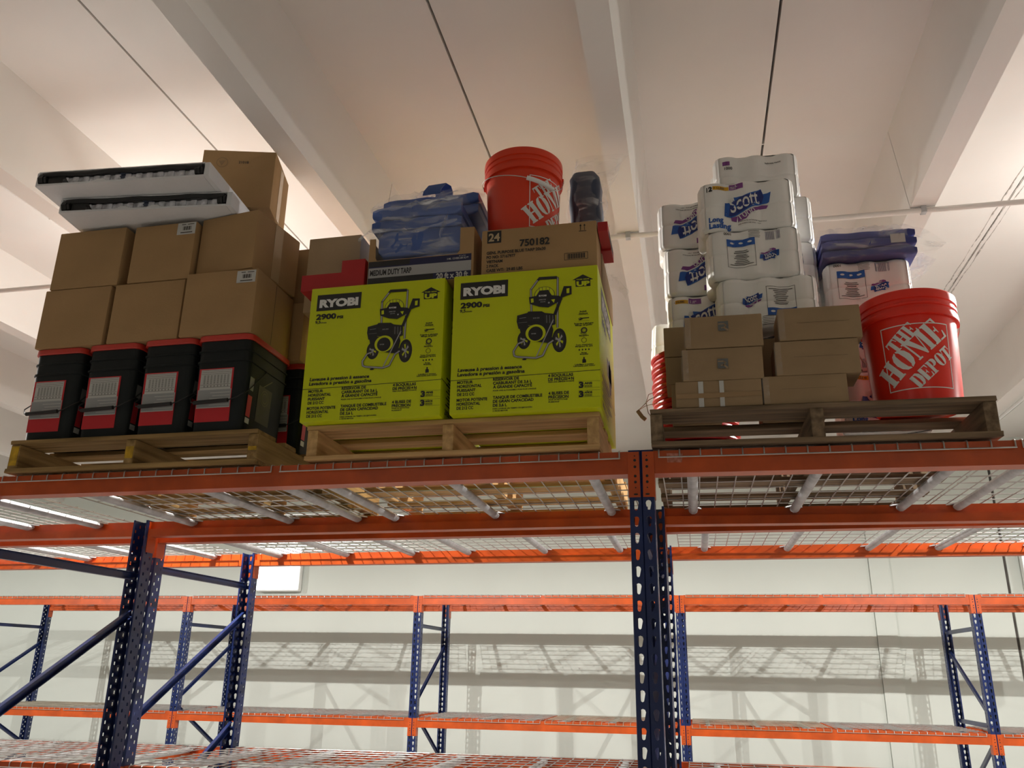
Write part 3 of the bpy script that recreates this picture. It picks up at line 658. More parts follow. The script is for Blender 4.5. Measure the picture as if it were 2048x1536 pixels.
# tarp display carton
t = thing('tarp_display_box', 'open brown display box lettered MEDIUM DUTY TARP with a blue tarp showing', 'box', (-1.098, 2.578, ZL)); w, d, h = .398, .34, .205
b = MB(); b.prism([(0, 0), (w, 0), (w, h-.002), (w-.052, h), (w-.052, .112), (w-.062, .100), (.032, .100), (.026, .112), (.022, h*.93), (0, h*.93)], lambda c: (c[0], 0, c[1]), lambda c: (c[0], .005, c[1])); b.build('front_panel', m_card, t)
b = MB(); b.box(0, .005, .005, d, 0, h*.93); b.box(w-.005, w, .005, d, 0, h); b.box(.005, w-.005, d-.005, d, 0, h); b.box(.005, w-.005, .005, d-.005, 0, .005); b.build('box_walls', m_card, t)
p = Print(); p.rect(.002, .001, w-.008, .097, 'navy', 0); p.rect(.002, .075, .16, .097, 'black', .5); p.rect(.004, .030, w-.008, .070, 'silver', 1); p.text('MEDIUM DUTY TARP', .010, .040, .021, 'black', 2, .158, .035)
p.rect(.004, .001, .25, .030, 'black', 1); p.text('20 ft x 30 ft', .262, .006, .021, 'pale', 2, .118, .035); p.text('5 MIL  COVERS 600 SQ FT', .30, .078, .007, 'pale', 2, .08, .02); p.text('6.1 x 9.1', .345, .088, .005, 'pale', 2); p.text('EVEREST', .01, .080, .010, 'text', 2, .05)
p.ch['text'] = []; del p.ch['text']
p.build(t, front(0), dict(navy='navy_band', black='black_band', silver='silver_band', pale='pale_print'))
def fold(parent, pts, hgt, name='film_fold_glint'):
    """gathered ridge of film along pts, whitened to stand for streak highlights"""
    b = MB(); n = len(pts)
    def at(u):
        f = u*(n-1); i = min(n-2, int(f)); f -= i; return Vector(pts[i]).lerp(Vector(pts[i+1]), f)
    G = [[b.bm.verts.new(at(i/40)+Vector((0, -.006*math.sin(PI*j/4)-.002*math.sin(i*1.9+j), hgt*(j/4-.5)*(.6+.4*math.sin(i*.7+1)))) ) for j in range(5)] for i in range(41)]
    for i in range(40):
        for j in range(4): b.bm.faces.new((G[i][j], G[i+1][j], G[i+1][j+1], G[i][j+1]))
    return b.build(name, m_fold_glint, parent, smooth=1.2)
def folded_tarp(label, loc, w, d, h, m, rz=0, folds=3, name='folded_tarp', rx=0, ry=0, slip=.006):
    t = thing(name, label, 'tarp', loc, rz, rx=rx, ry=ry)
    b = MB(); hh = h/folds
    for k in range(folds):
        o = slip*math.sin(k*2.1+w*9)
        n = 14; P = []
        for i in range(n): a = PI/2+PI*i/(n-1); P.append((-.012*abs(math.cos(a))**.7*(-1 if math.cos(a) > 0 else 1)+.012, hh*.5*(abs(math.sin(a))**.45)*(1 if math.sin(a) > 0 else -1)))
        P += [(d, -hh*.5), (d, hh*.5)]
        rings = []; N = 18
        for i in range(N+1):
            x = w*i/N; e = 1-.35*max(0, 1-min(x, w-x)/.012); wv = .003*math.sin(x*25+k*1.7)+.002*math.sin(x*61+k)
            rings.append([(x, o+wv+y, hh*(k+.5)+z*e*.985+(.0015*math.sin(x*33+y*20+k))) for y, z in P])
        b.loft(rings)
    b.build('tarp_body', m, t, smooth=.9); return t
def film(parent, pts_fn, nu, nv, name='clear_bag'):
    """a crumpled sheet of clear film: pts_fn(u,v) -> point"""
    b = MB(); G = [[b.bm.verts.new(pts_fn(i/nu, j/nv)) for j in range(nv+1)] for i in range(nu+1)]
    for i in range(nu):
        for j in range(nv): b.bm.faces.new((G[i][j], G[i+1][j], G[i+1][j+1], G[i][j+1]))
    return b.build(name, m_film, parent, smooth=1.2)
def nz(x, y, s=0):
    return math.sin(x*17.3+y*9.1+s)*.5+math.sin(x*41+y*33+s*2.3)*.3+math.sin(x*7-y*29+s*1.7)*.4
def bag(parent, w, d, h, o=.008, ears=(), seed=1, amp=.004, name='clear_bag'):
    """clear bag around a w x d x h pack; ears stretch corners: (x side, z side, dx, dz)"""
    def P(u, v):
        # u runs round the front-top-back-bottom loop, v along x
        per = [(0, 0), (0, h), (d, h), (d, 0), (0, 0)]; L = [h, d, h, d]; T = u*sum(L); k = 0
        while k < 3 and T > L[k]: T -= L[k]; k += 1
        f = min(1, T/L[k]); y = per[k][0]+(per[k+1][0]-per[k][0])*f; z = per[k][1]+(per[k+1][1]-per[k][1])*f
        y += (-o if y < d/2 else o); z += (-o*.2 if z < h/2 else o); x = -o+(w+2*o)*v
        e = nz(u*3, v*2, seed)*amp; y += -abs(e)*1.2 if y < d/2 else e; z += e*.8 if z > h/2 else 0
        for sx, sz, dx, dz in ears:
            wx = max(0, 1-(v if sx < 0 else 1-v)/.16); wz = max(0, 1-abs(z/h-(1 if sz > 0 else .35))/.9)
            x += dx*wx*wz; z += dz*wx*wz; y += (d*.35-y)*wx*wz*.5
        return (x, y, z)
    return film(parent, P, 44, 26, name)
g = folded_tarp('blue tarp packed inside the open MEDIUM DUTY TARP box', (-1.068, 2.592, ZL+.01),   .325, .30, .215, m_tarp, folds=2)
bag(g, .325, .30, .212, .006, (), 3)
g = folded_tarp('blue tarp in a torn clear bag lying on the open tarp box', (-1.100, 2.588, 1.532), .345, .33, .100, m_tarp, folds=2)
bag(g, .345, .33, .104, .008, ((-1, -1, -.02, -.02),), 5, .006)
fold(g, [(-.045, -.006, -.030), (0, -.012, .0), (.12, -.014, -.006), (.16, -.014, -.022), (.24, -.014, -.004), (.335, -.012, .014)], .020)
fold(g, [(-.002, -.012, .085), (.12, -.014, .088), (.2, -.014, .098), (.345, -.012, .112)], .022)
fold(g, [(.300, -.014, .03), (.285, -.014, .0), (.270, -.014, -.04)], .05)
g = folded_tarp('blue tarp topmost in the stack of bagged tarps, with a loose strap', (-1.105, 2.70, 1.640), .385, .46, .092, m_tarp, folds=2)
bag(g, .385, .46, .10, .010, ((-1, 1, -.075, .0), (1, 1, .0, .04)), 8, .007)
b = MB(); b.loft([[(.165+a, y, z), (.235+a, y, z+.004), (.235+a, y+.006, z+.006), (.165+a, y+.006, z+.002)] for a, y, z in ((0, -.02, .088), (.004, -.022, .105), (.02, -.012, .135), (.03, .02, .141), (.03, .05, .13), (.02, .08, .107))]); b.build('loose_strap', m_tarp, g, smooth=.8)
# blue tarp case
c = carton('brown carton lettered 750182 GENL PURPOSE BLUE TARP on the right lime box', (-.668, 2.566, ZL), .410, .135, .176, seam=False)
p = Print(); p.rect(.020, .122, .071, .170, 'black', 0); p.text('24', .025, .130, .030, 'faintcard', 1, .041, .03); p.text('750182', .138, .100, .026, 'black', 1, .107, .03)
for i, (s, wd) in enumerate((('GENL PURPOSE BLUE TARP 20x30', .212), ('PO NO: 57167977', .104), ('VIETNAM', .058), ('2 PACK', .044), ('CASE WT:  29.85 LBS', .130))): p.text(s, .019, .078-.0172*i, .0110, 'black', 1, wd, .03)
p.frame(.296, .030, .378, .057, .0015, 'black', 0); x = .306
for k in range(22): p.rect(x, .034, x+.0009+.0009*((k*7) % 3), .053, 'black', 0); x += .0029
p.rect(.348, .137, .374, .1395, 'black', 0)
for x in (.354, .368): p.stroke([(x, .141), (x, .160)], .002, 'black'); p.poly([(x-.004, .158), (x+.004, .158), (x, .166)], 'black')
INK['faintcard'] = mat('ink_faintcard', (.5, .38, .22), .6, noise=0)
p.build(c, front(0), dict(black='black_print', faintcard='pale_print'))
carton('brown carton tucked behind the 750182 carton', (-.640, 2.715, ZL), .385, .40, .125, m=m_card3, seam=False)
t = thing('red_display_tray', 'flat dark red tray jutting out at the right of the 750182 carton', 'tray', (-.61, 2.575, ZL+.128))
b = MB(); b.box(.3545, .3885, .0, .235, .008, .044); b.box(.0, .3545, .137, .235, .002, .044); b.box(.3545, .3885, .137, .235, .002, .008)
b.build('tray_body', m_redcard, t)
b = MB(); b.box(.3888, .3894, .05, .20, .010, .034); b.build('side_opening_shade', m_blackp, t)  # black sheet painted in for the shaded inside of a cut-out

# ------------------------------------------------------------------ orange and red pails of the shop
GLY = {
 'T': [[(0, .82), (0, 1), (.8, 1), (.8, .82), (.86, .62), (.80, .62), (.72, .86), (.55, .88), (.55, .1), (.66, .06), (.66, 0), (.14, 0), (.14, .06), (.25, .1), (.25, .88), (.08, .86), (0, .62), (-.06, .62)]],
 'H': [[(0, 0), (.42, 0), (.42, .06), (.35, .09), (.35, .91), (.42, .94), (.42, 1), (0, 1), (0, .94), (.07, .91), (.07, .09), (0, .06)], [(.50, 0), (.92, 0), (.92, .06), (.85, .09), (.85, .91), (.92, .94), (.92, 1), (.50, 1), (.50, .94), (.57, .91), (.57, .09), (.50, .06)], [(.35, .46), (.57, .46), (.57, .54), (.35, .54)]],
 'E': [[(0, 0), (.35, 0), (.35, 1), (0, 1), (0, .94), (.07, .91), (.07, .09), (0, .06)], [(.39, .93), (.39, 1), (.78, 1), (.80, .70), (.74, .70), (.66, .93)], [(.39, 0), (.39, .07), (.66, .07), (.76, .32), (.82, .32), (.80, 0)], [(.39, .46), (.39, .54), (.50, .54), (.54, .66), (.58, .66), (.58, .34), (.54, .34), (.50, .46)]],
 'M': [[(.07, .05), (.16, .05), (.16, .95), (.07, .95)], [(0, 0), (.25, 0), (.25, .07), (0, .07)], [(0, .93), (.12, .93), (.12, 1), (0, 1)], [(.10, 1), (.40, 1), (.68, .10), (.57, 0)], [(.58, 0), (.64, 0), (.90, 1), (.84, 1)], [(.86, .05), (1.12, .05), (1.12, .95), (.86, .95)], [(.80, 0), (1.18, 0), (1.18, .07), (.80, .07)], [(.84, .93), (1.18, .93), (1.18, 1), (.84, 1)]],
 'P': [[(0, 0), (.42, 0), (.42, .06), (.35, .09), (.35, 1), (0, 1), (0, .94), (.07, .91), (.07, .09), (0, .06)], [(.39, 1), (.39, .93), (.50, .88), (.53, .74), (.50, .58), (.39, .52), (.39, .45), (.62, .45), (.80, .56), (.84, .73), (.80, .90), (.62, 1)]],
 'D': [[(0, 0), (.35, 0), (.35, 1), (0, 1), (0, .94), (.07, .91), (.07, .09), (0, .06)], [(.39, 1), (.39, .93), (.52, .84), (.56, .5), (.52, .16), (.39, .07), (.39, 0), (.62, 0), (.82, .2), (.88, .5), (.82, .8), (.62, 1)]],
 'O': [[(.40, .0), (.20, .06), (.05, .25), (0, .5), (.05, .75), (.20, .94), (.40, 1), (.40, .93), (.33, .85), (.30, .5), (.33, .15), (.40, .07)], [(.46, 0), (.66, .06), (.81, .25), (.86, .5), (.81, .75), (.66, .94), (.46, 1), (.46, .93), (.53, .85), (.56, .5), (.53, .15), (.46, .07)]]}
ADV = dict(T=.84, H=.96, E=.86, M=1.23, P=.88, D=.92, O=.90)
def stencil(p, s, x, y, h, ang, col, layer=0, kx=.8):
    c, n = math.cos(ang), math.sin(ang); X = 0
    for ch in s:
        for poly in GLY[ch]:
            q = [((X+a)*h*kx, b*h) for a, b in poly]; q = [(x+a*c-b*n, y+a*n+b*c) for a, b in q]; p.poly(q, col, layer)
        X += ADV[ch]
def shop_bucket(label, loc, m, logo, rz=0, bail='down', la=0):
    t = thing('plastic_bucket', label, 'bucket', loc, rz)
    prof = [(0, .004), (.118, .004), (.126, .0), (.1300, .004), (.1425, .282), (.1520, .281), (.1530, .288), (.1515, .302), (.1465, .304), (.1465, .314), (.1505, .316), (.1510, .323), (.1465, .326), (.1465, .336), (.1512, .338), (.1525, .352), (.1515, .364), (.1485, .368), (.1445, .368), (.1420, .362), (.1275, .012), (0, .010)]
    b = MB(); b.lathe(prof, 72); b.build('bucket_body', m, t, smooth=.45)
    p = Print(); W = .206; Hh = .212
    if logo == 1: p.frame(-W/2, 0, W/2, Hh, .0032, 'white', 0)
    a = .72
    stencil(p, 'THE', -.064, .118, .046, a, 'white', 1, .84); stencil(p, 'HOME', -.086, .012, .074, a, 'white', 1, .84); stencil(p, 'DEPOT', -.008, .000, .044, a, 'white', 1, .84)
    if logo == 2: p.frame(-W/2, 0, W/2, Hh, .0032, 'white', 0)
    R = lambda z: .130+(.0125)*(z/.28)
    p.build(t, lambda s, z, d: Vector(((R(z+.04)+d)*math.sin(s/.138+la), -(R(z+.04)+d)*math.cos(s/.138+la), z+.040)), dict(white='shop_sign'), step=.008)
    # ears and bail
    for sx in (-1, 1):
        b = MB(); b.tube([(sx*.150, 0, .292), (sx*.157, 0, .292)], .010, 10); b.build('ear', m, t, smooth=.6)
    b = MB(); R2_ = .157
    if bail == 'down':   # bail hanging back and down round the far side
        pts = [(R2_*math.cos(a)+.0, R2_*.98*math.sin(a)*.98, .292-.115*math.sin(a)) for a in [PI*k/24 for k in range(25)]]
        pts = [(x*(1+.10*math.sin(PI*k/24)**.5 if 0 < k < 24 else 1), y, z) for k, (x, y, z) in enumerate(pts)]
        h = b.tube(pts, .0022, 6).build('bail', m_steel, t, smooth=.9)
        g = MB(); g.tube(pts[9:16], .008, 10); g.build('hand_grip', m_white, h, smooth=.8)
    else:                # bail lying across the front
        pts = []
        for k in range(25):
            a = PI*k/24; e = .5-.5*math.cos(PI*min(1, (24-k)/19)); f = max(0, (5-k)/5)
            pts.append((.157*math.cos(a)*(1+.05*math.sin(a)), -.161*math.sin(a), (.294-.094*((24-k)/19)) if k >= 5 else .294-.094*(1-f*f)))
        h = b.tube(pts, .0018, 6).build('bail', m_steel, t, smooth=.9)
        g = MB(); g.tube(pts[5:11], .0085, 10); g.build('hand_grip', m_white, h, smooth=.8)
    return t
shop_bucket('orange THE HOME DEPOT bucket standing on the 750182 carton', (-.556, 2.755, 1.481), m_bucket, 2, rz=0, bail='front', la=math.radians(63))
shop_bucket('big bright red THE HOME DEPOT bucket on the right of the weathered pallet', (.740, 2.757, ZP+.001), m_bucketr, 1, rz=0, bail='down', la=math.radians(-6))
# dark tarp roll in its bag behind the orange bucket
t = thing('wrapped_tarp', 'upright dark navy tarp in a tall clear bag behind the orange bucket', 'tarp', (-.405, 2.94, 1.477))
b = MB(); rings = []
for k in range(15):
    z = .47*k/14; e = min(1, .75+.25*min(z, .47-z)/.02); rings.append([(.062+(x)*e+.003*math.sin(z*40+y*30), .085+y*e+.003*math.sin(z*31), z) for x, y in rrect(.125, .16, .03, 6)])
b.loft(rings); b.build('tarp_body', m_tarp3, t, smooth=.8)
def P(u, v):
    a = u*2*PI; z = v*.565; k = 1-.75*max(0, (v-.84)/.16)
    return (.065+.014*nz(u*2, v)+(.075+.05*max(0, v-.72)/.28*(1 if math.cos(a) > 0 else .2))*math.cos(a)+max(0, v-.72)*.16, .085+(.092)*math.sin(a)*k+.004*nz(v*2, u, 3), z)
film(t, P, 30, 26)
t = thing('clear_film', 'loose flap of clear film sticking out above the right lime box', 'plastic film', (-.262, 2.72, 1.305))
film(t, lambda u, v: (.02+.075*u*(1-.5*abs(v-.5)), .02+.12*v, .055-.05*u*u+.006*nz(u, v*2, 2)), 10, 10)

# ================================================================== wrapped paper packs
def pack_geo(nx, ny, nz_, r, hr):
    W, Dp, Hh = nx*2*r, ny*2*r, nz_*hr
    def off(z):
        e = min(z, Hh-z); o = 0
        if e < .016: o = .013*(1-e/.016)**2
        f = (z % hr); f = min(f, hr-f)
        if 0 < z < Hh and f < .008 and e > .02: o = max(o, .0035*(1-f/.008))
        return o
    def dip(s):
        f = (s % (2*r))-r; return min(r*.26, r-math.sqrt(max(0, r*r-f*f)))
    return W, Dp, Hh, off, dip
def pack(label, loc, nx=3, ny=2, nz_=2, r=.0565, hr=.0965, rz=0, rx=0, ry=0, front_print=None, right_print=None):
    t = thing('paper_roll_pack', label, 'toilet paper', loc, rz, None, rx=rx, ry=ry)
    W, Dp, Hh, off, dip = pack_geo(nx, ny, nz_, r, hr); cr = r*.8
    def outline(o):
        out = []; m = 9
        def edge(n, f):
            for k in range(n*m+1): out.append(f(k*2*r/m))
        edge(nx, lambda s: (s, dip(s)+o)); edge(ny, lambda s: (W-dip(s)-o, s)); edge(nx, lambda s: (W-s, Dp-dip(W-s)-o)); edge(ny, lambda s: (dip(Dp-s)+o, Dp-s))
        q = []
        for x, y in out:   # keep inside a rounded rectangle
            x = min(max(x, o), W-o); y = min(max(y, o), Dp-o)
            cx = min(max(x, cr), W-cr); cy = min(max(y, cr), Dp-cr); dx, dy = x-cx, y-cy; L = math.hypot(dx, dy)
            if L > cr-o > 0: x, y = cx+dx*(cr-o)/L, cy+dy*(cr-o)/L
            q.append((x, y))
        return q
    zs = [0, .003, .008, .016]; 
    for k in range(nz_):
        zs += [k*hr+.02, k*hr+hr*.5, (k+1)*hr-.02]
        if k < nz_-1: zs += [(k+1)*hr-.007, (k+1)*hr-.003, (k+1)*hr, (k+1)*hr+.003, (k+1)*hr+.007]
    zs += [Hh-.016, Hh-.008, Hh-.003, Hh]; zs = sorted(set(round(z, 4) for z in zs))
    b = MB(); b.loft([[(x, y, z) for x, y in outline(off(z))] for z in zs]); b.build('wrapped_rolls', m_paper, t, smooth=.9)
    fy = lambda s, z: max(dip(s)+off(min(max(z, 0), Hh)), 0) + (cr-math.sqrt(max(0, cr*cr-max(0, cr-s)**2)) if s < cr else (cr-math.sqrt(max(0, cr*cr-max(0, s-(W-cr))**2)) if s > W-cr else 0))
    names = dict(blue='blue_banner', deepblue='blue_outline', white='white_lettering', purple='purple_ribbon', yellow='yellow_tab', black='black_print', text='small_print', plumbars='barcode')
    fl = (lambda s, z: (s, z))
    if front_print:
        p = Print(); front_print(p, W, Hh); p.build(t, lambda s, z, d: Vector((s, fy(s, z)-d*1.6-.0006, z)), names, step=.009)
    if right_print:
        p = Print(); right_print(p, Dp, Hh); p.build(t, lambda s, z, d: Vector((W-dip(s)-off(min(max(z, 0), Hh))+d*1.6+.0006, s, z)), dict((k, 'side_'+v) for k, v in names.items()), step=.012)
    return t
def flip(p, q, W, Hh):   # turned upside down
    p.merge(q, lambda c: (W-c[0], Hh-c[1]))
def logo(p, cx, cy, k, sub=True, ly=0):
    """blue banner with slanted name and purple ribbon, k = half width"""
    f = lambda x, y: (cx+k*x, cy+k*y)
    B = [(-1.0, -.55), (-.94, .12), (-.60, .12), (-.55, .38), (-.2, .34), (.25, .52), (.62, .70), (.70, .44), (1.02, .50), (.93, .02), (.82, -.02), (.62, -.04), (.2, -.2), (-.25, -.46), (-.7, -.62)]
    p.poly([f(-.72, -.62), f(-.3, -.55), f(.2, -.27), f(.6, -.10), f(.88, -.12), f(.80, -.28), f(.45, -.32), f(.1, -.52), f(-.1, -.78), f(-.45, -.86), f(-.7, -.78)], 'purple', ly)
    p.poly([f(*q) for q in B], 'blue', ly+.5)
    p.poly([f(*q) for q in [(-.80, -.52), (-.72, .10), (-.30, .30), (.25, .44), (.62, .66), (.72, .30), (.62, .0), (.2, -.12), (-.25, -.40), (-.7, -.56)]], 'deepblue', ly+1)
    a = .30
    V, F, x0, x1 = text2d('Scott', .012); h = k*.70/.7; sx = k*1.28/((x1-x0)*h); out = []
    for vx, vy in V:
        X = (vx-x0)*h*sx+.20*vy*h; Y = vy*h; out.append((cx-k*.70+X*math.cos(a)-Y*math.sin(a), cy-k*.40+X*math.sin(a)+Y*math.cos(a)))
    p.add(out, F, 'white', ly+2)
    if sub: p.text('1000', cx-k*.32, cy-k*.80, k*.27, 'white', ly+2.5, k*.74, .0, rot=.42)
    else: p.text('1000', cx-k*.25, cy-k*.72, k*.16, 'white', ly+2.5, k*.5, .02, rot=.35)
def face_main(W, Hh):
    q = Print(); kx = W/.339
    logo(q, W*.50, Hh*.52, .083); q.rect(.052, Hh-.035, .110, Hh-.020, 'yellow', 0); q.text('12,000', .066, Hh-.032, .008, 'text', 1); q.text('12', .028, Hh-.040, .018, 'black', 1, bold=.05); q.text('=', .055, Hh-.032, .008, 'text', 1)
    q.rect(.112, Hh-.034, .160, Hh-.012, 'purple', 0); q.text('PER PACK', .116, Hh-.025, .004, 'white', 1); q.text('SHEETS', .116, Hh-.031, .004, 'white', 1)
    q.text('Long', .032, .034, .019, 'blue', 1, .052, .04); q.text('Lasting', .032, .010, .019, 'blue', 1, .078, .04)
    q.text('12 UNSCENTED BATHROOM TISSUE ROLLS', .135, .030, .004, 'text', 1, .1); q.text('1000 SHEETS PER ROLL  1 PLY', .135, .020, .004, 'text', 1, .08)
    return q
def face_back(W, Hh):
    q = Print(); x0, x1, z0, z1 = .165, .262, .062, .150
    q.frame(x0, z0, x1, z1, .0014, 'text', 0); q.rect(x0, z0-.022, x1, z0+.006, 'blue', 1)
    for k in range(9): wd = (x1-x0)*(.36+.08*((k*5) % 3)); m_ = (x0+x1)/2; q.rect(m_-wd*.5 if k else m_-.04, z1-.012-k*.0068, m_+wd*.5 if k else m_+.04, z1-.0095-k*.0068, 'text', 1)
    for k in range(3): q.disc(x0+.018+k*.03, z0-.008, .008, .004, 'white', 2, 8)
    logo(q, .118, .108, .034, False)
    x = .078
    for k in range(16): q.rect(x, .012, x+.0012+.001*((k*3) % 3), .046, 'plumbars', 0); x += .0031
    q.disc(.085, .004, .003, .003, 'black', 0, 8)
    for k in range(6): q.rect(.145+.002*(k % 2), .008+k*.006, .185, .0095+k*.006, 'text', 0)
    q.text('1000', .245, .012, .010, 'text', 1); return q
def face_side(W, Hh):
    q = Print(); q.text('12', W*.5, Hh*.80, .018, 'black', 1, bold=.05); q.rect(W*.5-.006, Hh*.78, W*.5+.03, Hh*.9, 'yellow', 0); logo(q, W*.45, Hh*.5, .05); q.text('Long Lasting', W*.25, Hh*.12, .014, 'blue', 1, bold=.04); return q
up_main = lambda p, W, Hh: p.merge(face_main(W, Hh), lambda c: c)
dn_main = lambda p, W, Hh: flip(p, face_main(W, Hh), W, Hh)
up_back = lambda p, W, Hh: p.merge(face_back(W, Hh), lambda c: c)
dn_back = lambda p, W, Hh: flip(p, face_back(W, Hh), W, Hh)
side = lambda p, W, Hh: p.merge(face_side(W, Hh), lambda c: c)
def tags_only(p, W, Hh):
    p.rect(.004, Hh-.052, .030, Hh-.036, 'yellow', 0); p.rect(.034, Hh-.048, .062, Hh-.030, 'purple', 0); p.text('1000', .04, Hh-.068, .012, 'black', 1); p.text('Bathroom Tissue', .20, Hh-.045, .006, 'text', 1)
def shifted(f, dx):
    def g(p, W, Hh):
        q = Print(); f(q, W, Hh); p.merge(q, lambda c: (max(.004, c[0]+dx), c[1]))
    return g
def part_front(p, W, Hh):
    q = Print(); q.text('6', .015, Hh-.03, .012, 'black', 1); logo(q, W*.36, Hh*.5, .083); q.rect(.03, .02, .075, .035, 'yellow'); q.rect(.08, .02, .12, .036, 'purple'); p.merge(q, lambda c: c)
pack('white paper pack with a large upright blue logo and Long Lasting, topmost at the front', (.098, 2.755, 1.508), r=.0572, hr=.101, rz=.03, front_print=up_main, right_print=side)
pack('white paper pack printed upside down with a blue panel, directly under the large upright logo', (.116, 2.755, 1.312), r=.0553, hr=.098, rz=.02, front_print=dn_back, right_print=side)
pack('white paper pack with a small upright logo and barcode, resting on the small cartons', (.140, 2.750, 1.122), r=.0572, hr=.095, rz=.01, front_print=up_back, right_print=side)
pack('white paper pack lying at the very top of the pile behind the large logo', (.175, 2.995, 1.776), r=.0555, hr=.100, rz=.06, front_print=tags_only, right_print=side)
pack('white paper pack with an upside-down logo, highest of the left column', (-.060, 2.985, 1.573), r=.0575, hr=.100, rz=0, front_print=shifted(dn_main, -.035))
pack('white paper pack with an upside-down logo, second from the top of the left column', (-.045, 2.985, 1.368), r=.0570, hr=.101, front_print=shifted(dn_main, -.030))
pack('white paper pack with an upright logo low in the left column, above the small cartons', (-.040, 2.985, 1.165), r=.0572, hr=.100, front_print=shifted(up_main, -.028))
pack('white paper pack leaning at the left edge of the pile above the red lids', (-.120, 3.235, 1.165), r=.0545, hr=.099, ry=.06, front_print=None)
for i, (z, s) in enumerate(((1.168, 'lowest'), (1.371, 'middle'), (1.574, 'topmost'))):
    pack('white paper pack in the narrow column behind the big logo, %s of three' % s, (.315, 3.01, z), nx=2, r=.0555, hr=.100, front_print=None, right_print=side)
GV = 'paper packs behind the red bucket'
pack('white paper pack printed upside down just under the navy tarp', (.540, 2.955, 1.236), r=.0505, hr=.1045, front_print=dn_back, right_print=side)
pack('white paper pack, middle of the stack behind the red bucket', (.545, 2.955, 1.018), r=.0505, hr=.108, front_print=up_back, right_print=side)
pack('white paper pack at the bottom of the stack behind the red bucket', (.545, 2.955, ZP+.001), r=.0505, hr=.111, front_print=up_main, right_print=side)
g = folded_tarp('navy tarp in clear film lying on the paper packs above the red bucket', (.538, 2.93, 1.448), .325, .36, .105, m_tarp2, folds=3)
bag(g, .325, .36, .108, .008, ((1, -1, .10, .03), (1, 1, .03, .0)), 11, .005)
b = MB(); b.box(.235, .285, -.0125, -.0115, .04, .075); q = b.build('paper_label', INK['pale'], g)

# ------------------------------------------------------------------ small cartons on the weathered pallet
def rmark(c, x, z):
    p = Print(); s = .0165; p.poly([(-s, -s), (s, -s), (s, s), (-s, s)], 'grey', 0)
    p.stroke([(-s*.9, s*.45), (s*.2, s*.45), (s*.55, s*.1), (s*.1, -s*.35), (-s*.4, -s*.4)], s*.22, 'cardtone', 1); p.stroke([(s*.1, -s*.3), (s*.9, -s*.95)], s*.35, 'cardtone', 1)
    p.build(c, lambda a, b_, d: Vector((x+a, -d-.0015, z+b_)), dict(grey='grey_mark', cardtone='mark_cutout'))
INK['cardtone'] = mat('ink_cardtone', (.36, .25, .14), .7, noise=0); INK['grey'] = mat('ink_grey_b', (.13, .135, .13), .6, noise=0)
def small(label, x, z, w, h, d=.145, y=2.602, m=m_card3, **k):
    return carton(label, (x, y, z), w, d, h, m=m, name='small_carton', seam=False, sag=.002, bev=.003, **k)
def crease(c, w, h, d0=.3):
    p = Print(); p.rect(w*.22, h*.52, w*.86, h*.527, 'brown', 0); p.build(c, front(-.001), dict(brown='flap_slit'))
def wrap(c, w, h):
    film(c, lambda u, v: (-.004+.022*u, -.002-.003*abs(nz(u, v*2, w*30)), .004+(h-.008)*v), 3, 10, 'clear_wrap')
c = small('low tan carton with two white strips, bottom of the left stack of small cartons', -.019, ZP, .268, .088)
p = Print(); p.rect(.072, 0, .088, .086, 'pale'); p.rect(.138, 0, .152, .086, 'pale'); p.rect(.002, .03, .266, .046, 'tapeink', .3)
INK['tapeink'] = mat('ink_tape', (.33, .21, .10), .4, noise=0); p.build(c, front(-.001), dict(pale='white_strip', tapeink='tape_band'))
c = small('small tan carton with a grey square mark, middle of the left stack', .008, .884, .252, .110); rmark(c, .127, .056); wrap(c, .252, .11)
c = small('small tan carton with a grey square mark, top of the left stack', .021, .996, .246, .112); rmark(c, .123, .074); wrap(c, .246, .112)
c = small('small slit carton, bottom of the right stack of small cartons', .253, ZP, .252, .093); crease(c, .252, .093); wrap(c, .252, .093)
c = small('small slit carton, middle of the right stack of small cartons', .299, .889, .252, .116); crease(c, .252, .116); wrap(c, .252, .116)
c = small('small slit carton, top of the right stack beside the red bucket', .318, 1.007, .250, .112); crease(c, .250, .112); wrap(c, .25, .112)
small('small carton set back on the left, lowest of its stack', -.035, ZP, .165, .148, .15, 2.80); small('small taped carton set back on the left, middle of its stack', -.050, .944, .18, .10, .15, 2.80)
small('small carton set back on the left, highest of its stack', -.052, 1.046, .18, .112, .15, 2.80)
carton('tan carton in the dark gap between the two stacks of small cartons', (.262, 2.80, ZP), .20, .15, .30, m=m_card3, seam=False)

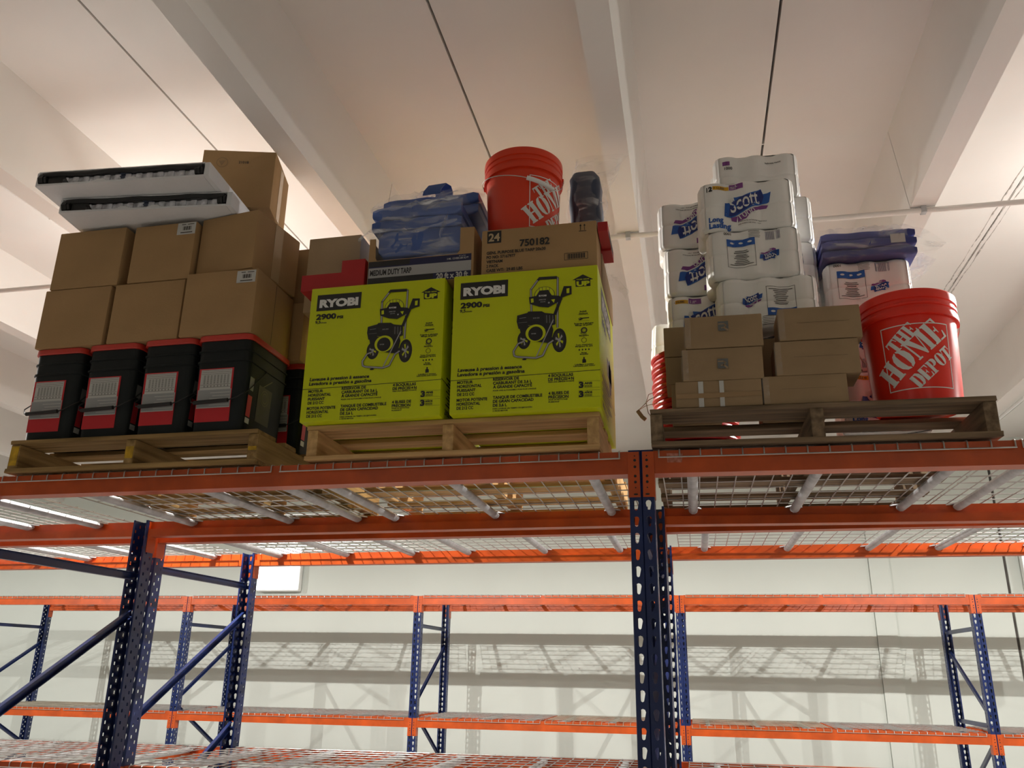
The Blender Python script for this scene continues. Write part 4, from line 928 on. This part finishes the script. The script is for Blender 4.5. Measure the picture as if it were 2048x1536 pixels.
# ------------------------------------------------------------------ stack of red lids with a loose bucket handle
t0 = None
for k in range(17):
    z = ZP+.001+k*.0208
    if t0 is None:
        t0 = thing('bucket_cover', 'round deep red bucket lid in the tall stack of lids left of the small cartons', 'lid', (.048, 3.12, z), group='red lids stacked at the left of the weathered pallet')
        b = MB(); b.lathe([(0, .006), (.132, .006), (.140, .0), (.152, .0015), (.158, .009), (.157, .016), (.150, .020), (.140, .019), (0, .015)], 56); b.build('lid_disc', m_redd, t0, smooth=.6)
    else: copy_tree(t0, 'topmost deep red bucket lid of the tall stack left of the small cartons' if k == 16 else t0['label'], (.048+.003*math.sin(k*2.2), 3.12+.003*math.cos(k*1.7), z))
t = thing('wire_loop', 'wire bucket handle with a pale grip looping out beside the red lids', 'handle', (-.13, 3.03, .94))
b = MB(); b.tube([(.03, .02, .06), (.008, 0, .045), (-.002, -.01, .01), (.005, -.01, -.03), (.03, .02, -.06)], .0014, 6); b.tube([(.05, -.02, .035), (.01, -.015, .02), (-.02, -.01, -.008), (-.035, -.008, -.02)], .0014, 6); b.tube([(-.03, -.01, -.018), (.0, -.02, -.004), (.06, -.06, -.006)], .0012, 6); b.build('handle_wire', m_steel, t, smooth=.9)
b = MB(); b.tube([(-.034, -.008, -.02), (-.018, -.01, -.045), (-.006, -.01, -.056)], .0075, 8); b.build('hand_grip', m_card2, t, smooth=.9)

# ================================================================== fixtures
t = thing('ceiling_conduit', 'white painted pipe running across under the ceiling beams', 'pipe', (0, 3.85, HS-.02), tilt=False)
b = MB(); b.tube([(-13.9, 0, 0), (10.9, 0, 0)], .0135, 10); b.build('pipe', m_conc, t, smooth=.9)
b = MB()
for k in range(-6, 8): x = XJ+(k+.5)*D; b.box(x-.012, x+.012, -.016, .016, -.015, .0185)
b.build('clamps', m_galv, t)
t = thing('ceiling_conduit', 'white painted pipe along the right-hand ceiling beam, toward the back wall', 'pipe', (1.262*HS, 3.9, HS-.016), tilt=False)
b = MB(); b.tube([(0, 0, 0), (0, YW-3.92, 0)], .0145, 10); b.build('pipe', m_white, t, smooth=.9)
def highbay(p, label):
    t = thing('hanging_lamp', label, 'lamp', p, tilt=False)
    b = MB(); b.lathe([(0, .10), (.04, .10), (.05, .085), (.085, .06), (.09, .03), (.08, .03), (.07, .045), (0, .05)], 40); b.build('housing', m_white, t, smooth=.6)
    b = MB(); b.lathe([(0, .028), (.075, .028), (.075, .032), (0, .032)], 32); b.build('lens', mat('lamp_lens', (1, .96, .88), .5, noise=0, emit=3), t)
    b = MB(); b.tube([(0, 0, .10), (0, 0, H-p[2])], .006, 6); b.build('hanging_rod', m_galv, t)
    b = MB(); b.tube([(.06, 0, .03), (.06, 0, -.12), (.03, 0, -.165)], .004, 6); b.build('added_drop_arm', m_galv, t); b = MB(); b.tube([(.03, 0, -.172), (.03, 0, -.158)], .02, 10); b.build('added_bulb_base', m_white, t)  # arm and bulb base added to carry the separate uplight point
for p, s in zip(LAMPS, ('behind the left pile of cartons', 'behind the right end of the racks', 'far left', 'far right')): highbay(p, 'round white ceiling lamp hanging over the middle rack, '+s)
def flood(x, z, label):
    t = thing('wall_floodlight', label, 'lamp', (x, YW-.12, z), tilt=False)
    b = MB(); b.box(-.30, .30, 0, .09, -.28, .28, bev=.02); b.build('housing', m_white, t, smooth=.6)
    b = MB(); b.box(-.285, .285, -.006, -.001, -.26, .26, bev=.002); q = b.build('lens', mat('flood_lens', (.86, 1.0, .97), .4, noise=.10, nscale=5, emit=3), t)
    b = MB(); b.box(-.04, .04, .09, .12, -.05, .05); b.build('wall_bracket', m_galv, t)
flood(-5.17, 1.16, 'glaring bright floodlight on the back wall, left of the middle'); flood(3.79, 1.14, 'glaring bright floodlight on the back wall at the right edge')
